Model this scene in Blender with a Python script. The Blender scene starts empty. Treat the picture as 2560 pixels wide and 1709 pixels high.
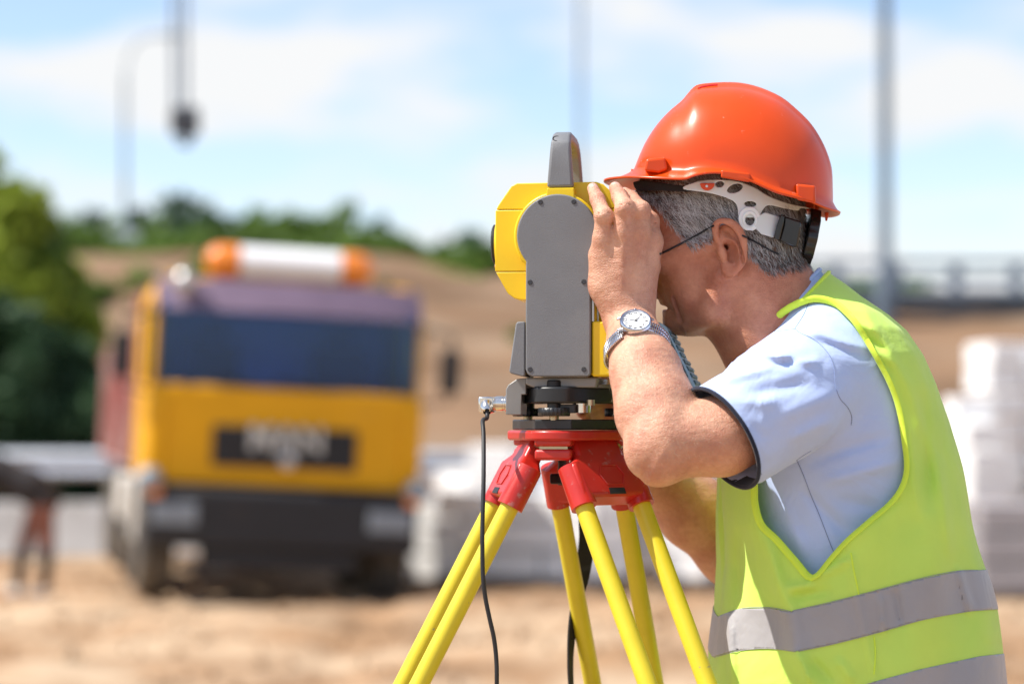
import bpy, bmesh, math, random
import numpy as np
from mathutils import Vector, Matrix
from mathutils.bvhtree import BVHTree

random.seed(7)
RNG = np.random.default_rng(7)
R = math.radians
SC = bpy.context.scene
COL = SC.collection

# ------------------------------------------------------------------ camera
FPX, HZ, CZ = 6044.4, 1060.0, 1.40        # focal length in photo pixels, horizon row, eye height (m)
cam_d = bpy.data.cameras.new('camera')
cam = bpy.data.objects.new('camera', cam_d); COL.objects.link(cam)
cam.location = (0, 0, CZ); cam.rotation_euler = (R(90), 0, 0)
cam_d.lens = 85; cam_d.sensor_width = 36
cam_d.shift_y = (HZ - 854.5) / 2560.0
cam_d.clip_start = 0.1; cam_d.clip_end = 4000
cam_d.dof.use_dof = True; cam_d.dof.focus_distance = 2.97; cam_d.dof.aperture_fstop = 2.7
SC.camera = cam

# ------------------------------------------------------------------ sky, sun, exposure
SUN = Vector((-0.55, -0.10, 0.80)).normalized()
world = bpy.data.worlds.new('World'); SC.world = world; world.use_nodes = True
wn, wl = world.node_tree.nodes, world.node_tree.links
wn.clear()
w_out = wn.new('ShaderNodeOutputWorld'); w_bg = wn.new('ShaderNodeBackground')
w_sky = wn.new('ShaderNodeTexSky'); w_sky.sky_type = 'NISHITA'; w_sky.sun_disc = False
w_sky.sun_elevation = math.asin(SUN.z); w_sky.sun_rotation = math.atan2(SUN.x, SUN.y)
w_sky.air_density = 1.0; w_sky.dust_density = 0.5; w_sky.ozone_density = 1.2
w_tc = wn.new('ShaderNodeTexCoord'); w_map = wn.new('ShaderNodeMapping')
w_map.inputs['Scale'].default_value = (1.0, 1.0, 3.2); w_map.inputs['Location'].default_value = (5.28, 2.94, 1.82)
w_noise = wn.new('ShaderNodeTexNoise'); w_noise.inputs['Scale'].default_value = 7.5
w_noise.inputs['Detail'].default_value = 5; w_noise.inputs['Roughness'].default_value = 0.48
w_ramp = wn.new('ShaderNodeValToRGB')
w_ramp.color_ramp.elements[0].position = 0.465; w_ramp.color_ramp.elements[0].color = (0, 0, 0, 1)
w_ramp.color_ramp.elements[1].position = 0.63; w_ramp.color_ramp.elements[1].color = (1, 1, 1, 1)
w_mix = wn.new('ShaderNodeMixRGB'); w_mix.inputs[2].default_value = (4.25, 4.3, 4.35, 1)
w_gain = wn.new('ShaderNodeMixRGB'); w_gain.blend_type = 'MULTIPLY'; w_gain.inputs[0].default_value = 1
w_gain.inputs[2].default_value = (0.87, 0.85, 0.90, 1)
wl.new(w_tc.outputs['Generated'], w_map.inputs['Vector']); wl.new(w_map.outputs[0], w_noise.inputs['Vector'])
wl.new(w_noise.outputs['Fac'], w_ramp.inputs['Fac']); wl.new(w_ramp.outputs['Color'], w_mix.inputs[0])
wl.new(w_sky.outputs[0], w_gain.inputs[1]); wl.new(w_gain.outputs[0], w_mix.inputs[1])
wl.new(w_mix.outputs[0], w_bg.inputs['Color']); w_bg.inputs['Strength'].default_value = 0.135
wl.new(w_bg.outputs[0], w_out.inputs['Surface'])
sun_d = bpy.data.lights.new('sun', 'SUN'); sun = bpy.data.objects.new('sun', sun_d); COL.objects.link(sun)
sun_d.energy = 4.4; sun_d.angle = R(0.53); sun_d.color = (1.0, 0.95, 0.87)
sun.rotation_euler = SUN.to_track_quat('Z', 'Y').to_euler(); sun.location = (-20, 5, 40)
SC.view_settings.view_transform = 'Standard'; SC.view_settings.look = 'None'
SC.view_settings.exposure = 0.72; SC.view_settings.gamma = 1.0
SC.view_settings.use_curve_mapping = False
SC.cycles.use_denoising = True
SC.cycles.max_bounces = 8; SC.cycles.transparent_max_bounces = 12

# ------------------------------------------------------------------ helpers
def W(px, py, Y):
    """photo pixel at depth Y -> point of the place (m)"""
    return Vector(((px - 1280.0) * Y / FPX, Y, CZ - (py - HZ) * Y / FPX))

def proj(P):
    P = np.asarray(P, float)
    return 1280 + P[:, 0] / P[:, 1] * FPX, HZ - (P[:, 2] - CZ) / P[:, 1] * FPX

BASE = {}
def tag(o, label=None, cat=None, group=None, kind=None):
    if label: o['label'] = label
    if cat: o['category'] = cat
    if group: o['group'] = group
    if kind: o['kind'] = kind
    return o

def thing(name, loc, label, cat, group=None, kind=None):
    o = bpy.data.objects.new(name, None); COL.objects.link(o)
    o.location = loc; o.empty_display_size = 0.1
    BASE[o.name] = Vector(loc)
    return tag(o, label, cat, group, kind)

def wbase(o):
    return BASE.get(o.name, Vector((0, 0, 0)))

def obj(name, verts, faces, mat, parent=None, smooth=None, base=None, bevel=0, seg=2, solid=0, attrs=None):
    """one mesh object from world-space vertices; its origin is the base of its thing"""
    b = wbase(parent) if parent is not None else Vector(base if base is not None else (0, 0, 0))
    v = np.asarray(verts, dtype=np.float64).reshape(-1, 3) - np.array(b)
    me = bpy.data.meshes.new(name)
    if isinstance(faces, np.ndarray):
        n, k = faces.shape
        me.vertices.add(len(v)); me.vertices.foreach_set('co', v.astype(np.float32).ravel())
        me.loops.add(n * k); me.loops.foreach_set('vertex_index', faces.astype(np.int32).ravel())
        me.polygons.add(n); me.polygons.foreach_set('loop_start', np.arange(0, n * k, k, dtype=np.int32))
        me.update(calc_edges=True)
    else:
        me.from_pydata([tuple(p) for p in v], [], faces); me.update()
    if attrs:
        for an, av in attrs.items():
            a = me.attributes.new(an, 'FLOAT', 'POINT'); a.data.foreach_set('value', np.asarray(av, np.float32))
    ms = mat if isinstance(mat, (list, tuple)) else [mat]
    for m in ms: me.materials.append(m)
    if smooth is not None:
        me.polygons.foreach_set('use_smooth', np.ones(len(me.polygons), bool))
        if smooth < 180: me.set_sharp_from_angle(angle=R(smooth))
    o = bpy.data.objects.new(name, me); COL.objects.link(o)
    if parent is not None:
        o.parent = parent; BASE[o.name] = b
        if parent.type != 'EMPTY': pass
    else:
        o.location = b; BASE[o.name] = b
    if solid:
        md = o.modifiers.new('solid', 'SOLIDIFY'); md.thickness = solid; md.offset = -1
    if bevel:
        md = o.modifiers.new('bevel', 'BEVEL'); md.width = bevel; md.segments = seg
        md.limit_method = 'ANGLE'; md.angle_limit = R(30)
    return o

class MB:
    """collects simple solids (world space) and links them as ONE mesh"""
    def __init__(s): s.v, s.f = [], []
    def add(s, vs, fs):
        n = len(s.v); s.v += [tuple(p) for p in vs]; s.f += [tuple(n + i for i in f) for f in fs]; return s
    def box(s, c, d, M=None):
        c = Vector(c); hx, hy, hz = d[0] / 2, d[1] / 2, d[2] / 2
        vs = []
        for x, y, z in ((-hx,-hy,-hz),(hx,-hy,-hz),(hx,hy,-hz),(-hx,hy,-hz),(-hx,-hy,hz),(hx,-hy,hz),(hx,hy,hz),(-hx,hy,hz)):
            p = Vector((x, y, z)); vs.append((M @ p if M is not None else p) + c)
        return s.add(vs, [(0,3,2,1),(4,5,6,7),(0,1,5,4),(1,2,6,5),(2,3,7,6),(3,0,4,7)])
    def prism(s, poly, y0, y1, fn):
        """poly of 2D points; fn(u, v, y) -> world"""
        n = len(poly)
        vs = [fn(u, v, y0) for u, v in poly] + [fn(u, v, y1) for u, v in poly]
        fs = [tuple(range(n)), tuple(range(2*n-1, n-1, -1))] + [(i, n+i, n+(i+1)%n, (i+1)%n) for i in range(n)]
        return s.add(vs, fs)
    def tube(s, pts, r, n=12, cap=True, flat=None):
        pts = [Vector(p) for p in pts]; m = len(pts)
        rr = r if isinstance(r, (list, tuple)) else [r] * m
        up = None; vs = []
        for i, p in enumerate(pts):
            t = (pts[min(i+1, m-1)] - pts[max(i-1, 0)]).normalized()
            if up is None:
                a = Vector((0, 0, 1)) if abs(t.z) < 0.9 else Vector((0, 1, 0))
                if flat is not None: a = Vector(flat[0])
                up = (a - t * a.dot(t)).normalized()
            else:
                up = (up - t * up.dot(t)).normalized()
            sd = t.cross(up)
            k = flat[1] if flat is not None else 1.0
            for j in range(n):
                a = 2 * math.pi * j / n
                vs.append(p + (sd * math.cos(a) + up * (math.sin(a) * k)) * rr[i])
        fs = []
        for i in range(m - 1):
            for j in range(n):
                a, b = i*n + j, i*n + (j+1) % n
                fs.append((a, b, b+n, a+n))
        if cap: fs += [tuple(range(n-1, -1, -1)), tuple((m-1)*n + j for j in range(n))]
        return s.add(vs, fs)
    def lathe(s, prof, o, axis=(0,0,1), n=32, ref=None):
        """prof: (radius, along-axis) list"""
        ax = Vector(axis).normalized(); a = Vector(ref) if ref is not None else (Vector((1,0,0)) if abs(ax.x) < 0.9 else Vector((0,0,1)))
        u = (a - ax*a.dot(ax)).normalized(); w = ax.cross(u); o = Vector(o)
        vs = []; m = len(prof)
        for r, h in prof:
            for j in range(n):
                t = 2*math.pi*j/n
                vs.append(o + ax*h + (u*math.cos(t) + w*math.sin(t))*r)
        fs = [(i*n+j, i*n+(j+1)%n, (i+1)*n+(j+1)%n, (i+1)*n+j) for i in range(m-1) for j in range(n)]
        fs += [tuple(range(n-1,-1,-1)), tuple((m-1)*n+j for j in range(n))]
        return s.add(vs, fs)
    def build(s, name, mat, parent=None, smooth=None, bevel=0, seg=2, base=None):
        o = obj(name, s.v, s.f, mat, parent, smooth, base, bevel, seg)
        bm = bmesh.new(); bm.from_mesh(o.data); bmesh.ops.recalc_face_normals(bm, faces=bm.faces); bm.to_mesh(o.data); bm.free()
        if smooth is not None and smooth < 180: o.data.set_sharp_from_angle(angle=R(smooth))
        return o

def copy_tree(o, loc, rotz=None, label=None, parent=None):
    c = o.copy(); COL.objects.link(c)
    if parent is not None: c.parent = parent
    else:
        c.location = loc; BASE[c.name] = Vector(loc)
        if rotz is not None: c.rotation_euler = (0, 0, rotz)
    if label: c['label'] = label
    for ch in o.children: copy_tree(ch, None, parent=c)
    return c

# ------------------------------------------------------------------ materials
def pm(name, col, rough=0.5, metal=0.0, var=0.08, vs=8.0, bump=0.0, bs=60.0, coat=0.0, sss=0.0, spec=0.5,
       dirt=None, dirt_s=3.0, dirt_lo=0.5, dirt_hi=0.7, stretch=(1,1,1), trans=0.0, detail=5):
    m = bpy.data.materials.new(name); m.use_nodes = True
    n, l = m.node_tree.nodes, m.node_tree.links
    b = n['Principled BSDF']
    tc = n.new('ShaderNodeTexCoord'); mp = n.new('ShaderNodeMapping'); mp.inputs['Scale'].default_value = stretch
    l.new(tc.outputs['Object'], mp.inputs['Vector'])
    nz = n.new('ShaderNodeTexNoise'); nz.inputs['Scale'].default_value = vs; nz.inputs['Detail'].default_value = detail
    l.new(mp.outputs[0], nz.inputs['Vector'])
    rp = n.new('ShaderNodeValToRGB')
    rp.color_ramp.elements[0].position = 0.3; rp.color_ramp.elements[1].position = 0.7
    rp.color_ramp.elements[0].color = tuple(max(0, c*(1-var)) for c in col) + (1,)
    rp.color_ramp.elements[1].color = tuple(min(1, c*(1+var)) for c in col) + (1,)
    l.new(nz.outputs['Fac'], rp.inputs['Fac']); last = rp.outputs['Color']
    if dirt:
        n2 = n.new('ShaderNodeTexNoise'); n2.inputs['Scale'].default_value = dirt_s; n2.inputs['Detail'].default_value = 8
        n2.inputs['Roughness'].default_value = 0.65
        l.new(mp.outputs[0], n2.inputs['Vector'])
        r2 = n.new('ShaderNodeValToRGB'); r2.color_ramp.elements[0].position = dirt_lo; r2.color_ramp.elements[1].position = dirt_hi
        l.new(n2.outputs['Fac'], r2.inputs['Fac'])
        mx = n.new('ShaderNodeMixRGB'); mx.inputs[2].default_value = tuple(dirt) + (1,)
        l.new(r2.outputs['Color'], mx.inputs[0]); l.new(last, mx.inputs[1]); last = mx.outputs[0]
    l.new(last, b.inputs['Base Color'])
    rm = n.new('ShaderNodeMapRange'); rm.inputs['To Min'].default_value = max(0.02, rough*0.85); rm.inputs['To Max'].default_value = min(1, rough*1.15)
    l.new(nz.outputs['Fac'], rm.inputs['Value']); l.new(rm.outputs[0], b.inputs['Roughness'])
    b.inputs['Metallic'].default_value = metal; b.inputs['Specular IOR Level'].default_value = spec
    b.inputs['Coat Weight'].default_value = coat; b.inputs['Coat Roughness'].default_value = 0.08
    if sss:
        b.inputs['Subsurface Weight'].default_value = sss; b.inputs['Subsurface Radius'].default_value = (1.0, 0.35, 0.2)
        b.inputs['Subsurface Scale'].default_value = 0.004
    if bump:
        n3 = n.new('ShaderNodeTexNoise'); n3.inputs['Scale'].default_value = bs; n3.inputs['Detail'].default_value = 4
        l.new(mp.outputs[0], n3.inputs['Vector'])
        bp = n.new('ShaderNodeBump'); bp.inputs['Strength'].default_value = bump; bp.inputs['Distance'].default_value = 0.02 if bs < 40 else 0.002
        l.new(n3.outputs['Fac'], bp.inputs['Height']); l.new(bp.outputs[0], b.inputs['Normal'])
    if trans:
        tr = n.new('ShaderNodeBsdfTranslucent'); l.new(last, tr.inputs['Color'])
        ms = n.new('ShaderNodeMixShader'); ms.inputs[0].default_value = trans
        l.new(b.outputs[0], ms.inputs[1]); l.new(tr.outputs[0], ms.inputs[2])
        l.new(ms.outputs[0], n['Material Output'].inputs['Surface'])
    return m

# ------------------------------------------------------------------ implicit surfaces (organic shapes)
def nets(vol, origin, h):
    """naive surface nets: quads of the zero level of vol (negative inside)"""
    s = vol < 0
    c = np.zeros(tuple(d - 1 for d in vol.shape), np.uint8)
    for dx in (0, 1):
        for dy in (0, 1):
            for dz in (0, 1):
                c += s[dx:vol.shape[0]-1+dx, dy:vol.shape[1]-1+dy, dz:vol.shape[2]-1+dz]
    act = (c > 0) & (c < 8); del c
    idx = -np.ones(act.shape, np.int32); I = np.argwhere(act); idx[act] = np.arange(len(I), dtype=np.int32)
    acc = np.zeros((len(I), 3)); cnt = np.zeros(len(I))
    corners = [(0,0,0),(1,0,0),(0,1,0),(1,1,0),(0,0,1),(1,0,1),(0,1,1),(1,1,1)]
    val = [vol[I[:,0]+a, I[:,1]+b, I[:,2]+d].astype(np.float64) for a, b, d in corners]
    for i in range(8):
        for ax in range(3):
            j = i | (1 << ax)
            if j == i: continue
            va, vb = val[i], val[j]; m = (va < 0) != (vb < 0)
            t = np.where(m, va / np.where(m, va - vb, 1), 0)
            p = np.array(corners[i], float)[None, :] + t[:, None] * np.eye(3)[ax][None, :]
            acc += np.where(m[:, None], p, 0); cnt += m
    V = (I + acc / np.maximum(cnt, 1)[:, None]) * h + np.asarray(origin)[None, :]
    Q = []
    for ax in range(3):
        sl0 = [slice(1, -1)] * 3; sl1 = [slice(1, -1)] * 3
        a = s; sh = s.shape
        A = np.take(s, range(0, sh[ax]-1), ax); B = np.take(s, range(1, sh[ax]), ax)
        E = np.argwhere(A != B)
        u, w = (ax + 1) % 3, (ax + 2) % 3
        E = E[(E[:, u] > 0) & (E[:, w] > 0) & (E[:, u] < sh[u]-1) & (E[:, w] < sh[w]-1)]
        if not len(E): continue
        ins = s[E[:,0], E[:,1], E[:,2]]
        q = []
        for du, dw in ((1,1),(0,1),(0,0),(1,0)):
            e = E.copy(); e[:, u] -= du; e[:, w] -= dw
            q.append(idx[e[:,0], e[:,1], e[:,2]])
        q = np.stack(q, 1); q[~ins] = q[~ins][:, ::-1]
        Q.append(q)
    Q = np.concatenate(Q); Q = Q[(Q >= 0).all(1)]
    return V, Q

def smin(a, b, k):
    h = np.clip(0.5 + 0.5 * (b - a) / k, 0, 1)
    return b + (a - b) * h - k * h * (1 - h)
def smax(a, b, k): return -smin(-a, -b, k)

class SDF:
    def __init__(s): s.p = []
    def _add(s, f, lo, hi, op, k): s.p.append((f, np.array(lo), np.array(hi), op, k)); return s
    def cone(s, a, b, ra, rb, k=0.01, op='u'):
        a, b = np.array(a, float), np.array(b, float); ba = b - a; L = max(ba @ ba, 1e-12)
        def f(P):
            d = P - a; t = np.clip(d @ ba / L, 0, 1)
            return np.linalg.norm(d - t[:, None] * ba, axis=1) - (ra + (rb - ra) * t)
        r = max(ra, rb); return s._add(f, np.minimum(a, b) - r, np.maximum(a, b) + r, op, k)
    def flatcone(s, a, b, ra, rb, axis, sq, k=0.01, op='u'):
        """cone whose section is squeezed by sq along axis"""
        a, b = np.array(a, float), np.array(b, float); ba = b - a; L = max(ba @ ba, 1e-12)
        n = np.array(axis, float); n = n - ba * (n @ ba) / L; n /= np.linalg.norm(n)
        def f(P):
            d = P - a; t = np.clip(d @ ba / L, 0, 1); q = d - t[:, None] * ba
            w = q @ n; q2 = q + (w * (1/sq - 1))[:, None] * n
            r = ra + (rb - ra) * t; L2 = np.linalg.norm(q2, axis=1)
            g = np.sqrt(np.maximum(L2**2 + (w/sq)**2*(1/sq**2-1)*0, 1e-12))
            return (g - r) * np.where(L2 > 1e-9, np.linalg.norm(q, axis=1) / np.maximum(L2, 1e-9), sq)
        r = max(ra, rb) * max(1, sq); return s._add(f, np.minimum(a, b) - r, np.maximum(a, b) + r, op, k)
    def ell(s, c, r, M=None, k=0.01, op='u'):
        c = np.array(c, float); r = np.array(r, float); M = np.eye(3) if M is None else np.array(M)   # columns = axes
        def f(P):
            q = (P - c) @ M
            k0 = np.linalg.norm(q / r, axis=1); k1 = np.linalg.norm(q / (r * r), axis=1)
            return k0 * (k0 - 1) / np.maximum(k1, 1e-9)
        R_ = max(r); return s._add(f, c - R_, c + R_, op, k)
    def chain(s, pts, rad, k=0.008, op='u'):
        for i in range(len(pts) - 1): s.cone(pts[i], pts[i+1], rad[i], rad[i+1], k, op)
        return s
    def field(s, f, lo, hi, k=0.01, op='u'): return s._add(f, lo, hi, op, k)
    def mesh(s, h, pad=0.01, blk=8):
        lo = np.min([p[1] for p in s.p if p[3] == 'u'], axis=0) - pad
        hi = np.max([p[2] for p in s.p if p[3] == 'u'], axis=0) + pad
        nb = np.ceil((hi - lo) / (h * blk)).astype(int)
        vol = np.full(tuple(nb * blk), 0.05, np.float32)
        g = np.stack(np.meshgrid(*[np.arange(n) for n in nb], indexing='ij'), -1).reshape(-1, 3)
        cen = lo + (g + 0.5) * h * blk
        D = s.eval_pts(cen, np.zeros(len(cen), int), cen, h * blk)
        half = h * blk * 0.87
        keep = np.abs(D) < half * 1.35 + 0.006
        vol.reshape(nb[0], blk, nb[1], blk, nb[2], blk)[:] = np.where(D < 0, -0.05, 0.05).reshape(nb)[:, None, :, None, :, None]
        gk = g[keep]; ck = cen[keep]
        o = np.stack(np.meshgrid(*[np.arange(blk)] * 3, indexing='ij'), -1).reshape(-1, 3)
        for i0 in range(0, len(gk), 1500):
            gg = gk[i0:i0+1500]
            ijk = (gg[:, None, :] * blk + o[None]).reshape(-1, 3)
            P = lo + ijk * h
            d = s.eval_blocks(P, ck[i0:i0+1500], blk**3, h * blk)
            vol[ijk[:, 0], ijk[:, 1], ijk[:, 2]] = d
        return nets(vol, lo, h)
    def eval_pts(s, P, *_):
        D = np.full(len(P), 1.0)
        for f, lo, hi, op, k in s.p:
            m = ((P > lo - 0.05 - k) & (P < hi + 0.05 + k)).all(1)
            if m.any(): D[m] = s._op(D[m], f(P[m]), op, k)
        return D
    def eval_blocks(s, P, cen, per, size):
        D = np.full(len(P), 1.0)
        for f, lo, hi, op, k in s.p:
            mb = ((cen > lo - size - k - 0.004) & (cen < hi + size + k + 0.004)).all(1)
            if mb.any():
                m = np.repeat(mb, per); D[m] = s._op(D[m], f(P[m]), op, k)
        return D
    @staticmethod
    def _op(D, d, op, k):
        if op == 'u': return smin(D, d, k)
        if op == 's': return smax(D, -d, k)
        return smax(D, d, k)

def vnormals(V, F):
    n = np.zeros_like(V)
    fn = np.cross(V[F[:, 1]] - V[F[:, 0]], V[F[:, 2]] - V[F[:, 0]])
    if F.shape[1] == 4: fn = np.cross(V[F[:, 2]] - V[F[:, 0]], V[F[:, 3]] - V[F[:, 1]])
    for i in range(F.shape[1]): np.add.at(n, F[:, i], fn)
    return n / np.maximum(np.linalg.norm(n, axis=1), 1e-12)[:, None]

def tris(Q): return np.concatenate([Q[:, [0, 1, 2]], Q[:, [0, 2, 3]]]) if Q.shape[1] == 4 else Q

def clip(V, T, s, extra=None):
    """keep the part of a triangle mesh where s > 0, cutting along the zero line"""
    pos = s > 0; c = pos[T].sum(1)
    out = [T[c == 3]]; nv = len(V); newV = []; newE = []
    mix = T[(c == 1) | (c == 2)]
    if len(mix):
        e = np.concatenate([mix[:, [0, 1]], mix[:, [1, 2]], mix[:, [2, 0]]])
        e = np.sort(e, 1); e = e[pos[e[:, 0]] != pos[e[:, 1]]]
        ue = np.unique(e, axis=0); t = s[ue[:, 0]] / (s[ue[:, 0]] - s[ue[:, 1]])
        pv = V[ue[:, 0]] + t[:, None] * (V[ue[:, 1]] - V[ue[:, 0]])
        lut = {(a, b): nv + i for i, (a, b) in enumerate(map(tuple, ue))}
        V = np.concatenate([V, pv])
        tl = []
        for tri in mix:
            tri = list(map(int, tri))
            p = [pos[i] for i in tri]
            if sum(p) == 1:
                k = p.index(True); a, b, d = tri[k], tri[(k+1) % 3], tri[(k+2) % 3]
                tl.append((a, lut[tuple(sorted((a, b)))], lut[tuple(sorted((a, d)))]))
            else:
                k = p.index(False); a, b, d = tri[k], tri[(k+1) % 3], tri[(k+2) % 3]
                ab, ad = lut[tuple(sorted((a, b)))], lut[tuple(sorted((a, d)))]
                tl += [(b, d, ad), (b, ad, ab)]
        out.append(np.array(tl, dtype=int))
    T2 = np.concatenate(out)
    used, inv = np.unique(T2, return_inverse=True)
    return V[used], inv.reshape(T2.shape)

def poly_sdf(x, y, poly):
    """signed distance (negative inside) to a 2D polygon"""
    x = np.asarray(x, float); y = np.asarray(y, float); P = np.asarray(poly, float)
    d = np.full(x.shape, 1e9); ins = np.zeros(x.shape, bool)
    for i in range(len(P)):
        a, b = P[i], P[(i+1) % len(P)]; e = b - a
        t = np.clip(((x - a[0])*e[0] + (y - a[1])*e[1]) / max(e @ e, 1e-9), 0, 1)
        d = np.minimum(d, np.hypot(x - a[0] - t*e[0], y - a[1] - t*e[1]))
        c = ((a[1] > y) != (b[1] > y)) & (x < (b[0]-a[0]) * (y-a[1]) / ((b[1]-a[1]) if b[1] != a[1] else 1e-9) + a[0])
        ins ^= c
    return np.where(ins, -d, d)

def spline(pts, n=8, closed=False):
    """Catmull-Rom through points of any dimension"""
    P = [np.asarray(p, float) for p in pts]; m = len(P); out = []
    segs = m if closed else m - 1
    for i in range(segs):
        g = (lambda j: P[j % m]) if closed else (lambda j: P[min(max(j, 0), m-1)])
        p0, p1, p2, p3 = g(i-1), g(i), g(i+1), g(i+2)
        for j in range(n):
            t = j / n
            out.append(0.5 * ((2*p1) + (-p0+p2)*t + (2*p0-5*p1+4*p2-p3)*t*t + (-p0+3*p1-3*p2+p3)*t**3))
    if not closed: out.append(P[-1])
    return out

def vnoise(P, scale, seed=0, octaves=3):
    """cheap smooth value noise made of rotated sines (fold-like)"""
    r = np.random.default_rng(seed); out = np.zeros(len(P)); amp = 1.0; tot = 0
    for o in range(octaves):
        for _ in range(4):
            d = r.normal(size=3); d /= np.linalg.norm(d)
            out += amp * np.sin(P @ d * scale * (2**o) * (0.7 + 0.6*r.random()) + r.random() * 6.28)
        tot += amp * 2; amp *= 0.5
    return out / tot
# ================================================================== SETTING
M = {}
M['sand'] = pm('sand', (0.29, 0.175, 0.095), 0.95, var=0.3, vs=1.3, bump=0.6, bs=9, dirt=(0.46, 0.335, 0.22), dirt_s=0.55, dirt_lo=0.44, dirt_hi=0.60, spec=0.15)
M['earth'] = pm('earth', (0.205, 0.127, 0.077), 0.95, var=0.3, vs=0.6, bump=0.5, bs=4, dirt=(0.31, 0.23, 0.16), dirt_s=0.5, stretch=(0.5, 1, 3), spec=0.1)
M['grass_soil'] = pm('grass_soil', (0.15, 0.14, 0.05), 0.95, var=0.35, vs=1.2, bump=0.5, bs=5, spec=0.1)
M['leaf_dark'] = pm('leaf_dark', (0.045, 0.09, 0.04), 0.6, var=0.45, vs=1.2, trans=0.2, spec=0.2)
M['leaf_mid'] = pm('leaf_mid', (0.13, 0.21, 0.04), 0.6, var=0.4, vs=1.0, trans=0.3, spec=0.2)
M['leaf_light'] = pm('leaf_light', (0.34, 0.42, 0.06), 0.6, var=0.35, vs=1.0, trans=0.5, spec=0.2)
M['bark'] = pm('bark', (0.12, 0.085, 0.06), 0.9, var=0.3, vs=6, bump=0.5, bs=30, stretch=(1, 1, 0.2))
M['concrete'] = pm('concrete', (0.42, 0.41, 0.40), 0.85, var=0.12, vs=3, bump=0.3, bs=25, dirt=(0.33, 0.31, 0.28), dirt_s=2)
M['aerated'] = pm('aerated', (0.86, 0.86, 0.85), 0.9, var=0.06, vs=5, bump=0.3, bs=70, dirt=(0.62, 0.57, 0.50), dirt_s=3, dirt_lo=0.58, dirt_hi=0.8)
M['grey_block'] = pm('grey_block', (0.31, 0.29, 0.30), 0.9, var=0.12, vs=5, bump=0.3, bs=70)
M['galv'] = pm('galv', (0.55, 0.58, 0.62), 0.42, metal=0.6, var=0.12, vs=4)
M['pole_paint'] = pm('pole_paint', (0.21, 0.26, 0.32), 0.5, var=0.1, vs=2)
M['dark_steel'] = pm('dark_steel', (0.06, 0.065, 0.075), 0.5, metal=0.3, var=0.2, vs=5)
M['asphalt'] = pm('asphalt', (0.16, 0.16, 0.165), 0.9, var=0.15, vs=3, bump=0.3, bs=60)

def ground_z(x, y):
    s = np.clip((y - 8) / 11, 0, 1); s = s * s * (3 - 2 * s)
    z = -0.25 * s
    n = 0.05 * np.sin(0.9 * x + 1.3) * np.sin(0.8 * y + 0.4) + 0.035 * np.sin(2.1 * x - 0.7 * y) + 0.02 * np.sin(3.7 * y + 1.9 * x + 2)
    far = np.clip((y - 6) / 4, 0, 1) * np.clip((80 - y) / 30, 0, 1)
    return z + n * far

def axis_lines(lo, hi, dense_lo, dense_hi, step, grow=1.35):
    a = list(np.arange(dense_lo, dense_hi + 1e-6, step)); s = step
    while a[-1] < hi: s *= grow; a.append(min(hi, a[-1] + s))
    s = step
    while a[0] > lo: s *= grow; a.insert(0, max(lo, a[0] - s))
    return np.array(a)
gx, gy = axis_lines(-1500, 1500, -9, 9, 0.12), axis_lines(-300, 2500, 9.5, 32, 0.12)
GX, GY = np.meshgrid(gx, gy, indexing='ij')
GZ = ground_z(GX, GY)
# loose sand heaps and wheel ruts around the truck
for hx, hy, hr, hh in ((-2.2, 19.6, 0.5, 0.07), (-1.5, 20.0, 0.45, 0.10), (-0.2, 20.6, 0.9, 0.18), (0.4, 21.6, 0.8, 0.20), (1.6, 19.6, 1.0, 0.22),
                       (-5.2, 18.3, 0.7, 0.14), (3.2, 18.0, 0.9, 0.18), (0.9, 16.2, 0.7, 0.08), (-3.4, 15.4, 0.8, 0.07), (-0.7, 14.2, 0.7, 0.06), (2.4, 15.2, 0.8, 0.08)):
    GZ += hh * np.exp(-(((GX - hx)**2 + (GY - hy)**2) / hr**2))
for r0 in (-3.3, -1.15):
    GZ -= 0.06 * np.exp(-((GX - r0 - 0.12 * np.sin(GY * 0.6))**2) / 0.03) * np.clip((GY - 10) / 3, 0, 1) * np.clip((34 - GY) / 3, 0, 1)
GZ += 0.012 * RNG.normal(size=GZ.shape) * ((GY > 9.5) & (GY < 32) & (abs(GX) < 9))
ni, nj = GX.shape
ii, jj = np.meshgrid(np.arange(ni - 1), np.arange(nj - 1), indexing='ij')
a = (ii * nj + jj).ravel()
gf = np.stack([a, a + nj, a + nj + 1, a + 1], 1)
ground = obj('ground', np.stack([GX, GY, GZ], -1).reshape(-1, 3), gf, M['sand'], smooth=180)
tag(ground, 'pale bumpy sand of the building site', 'ground', kind='structure')

def gz(x, y):
    i = int(np.argmin(abs(gx - x))); j = int(np.argmin(abs(gy - y))); return float(GZ[i, j])

# stones and clods on the sand: uncountable
clv, clf = [], []
for _ in range(1400):
    x, y = RNG.uniform(-7, 7), RNG.uniform(11, 27); s = RNG.uniform(0.015, 0.06)
    c = np.array([x, y, gz(x, y) + s * 0.3]); n0 = len(clv)
    for d in ((1,0,0),(-1,0,0),(0,1,0),(0,-1,0),(0,0,1),(0,0,-1)):
        clv.append(c + np.array(d) * s * RNG.uniform(0.6, 1.3, 3))
    clf += [(n0+i, n0+j, n0+k) for i, j, k in ((0,2,4),(2,1,4),(1,3,4),(3,0,4),(2,0,5),(1,2,5),(3,1,5),(0,3,5))]
tag(obj('sand_clods', clv, clf, M['sand']), 'scattered clods and pebbles lying on the sand', 'clods', kind='stuff')

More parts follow.
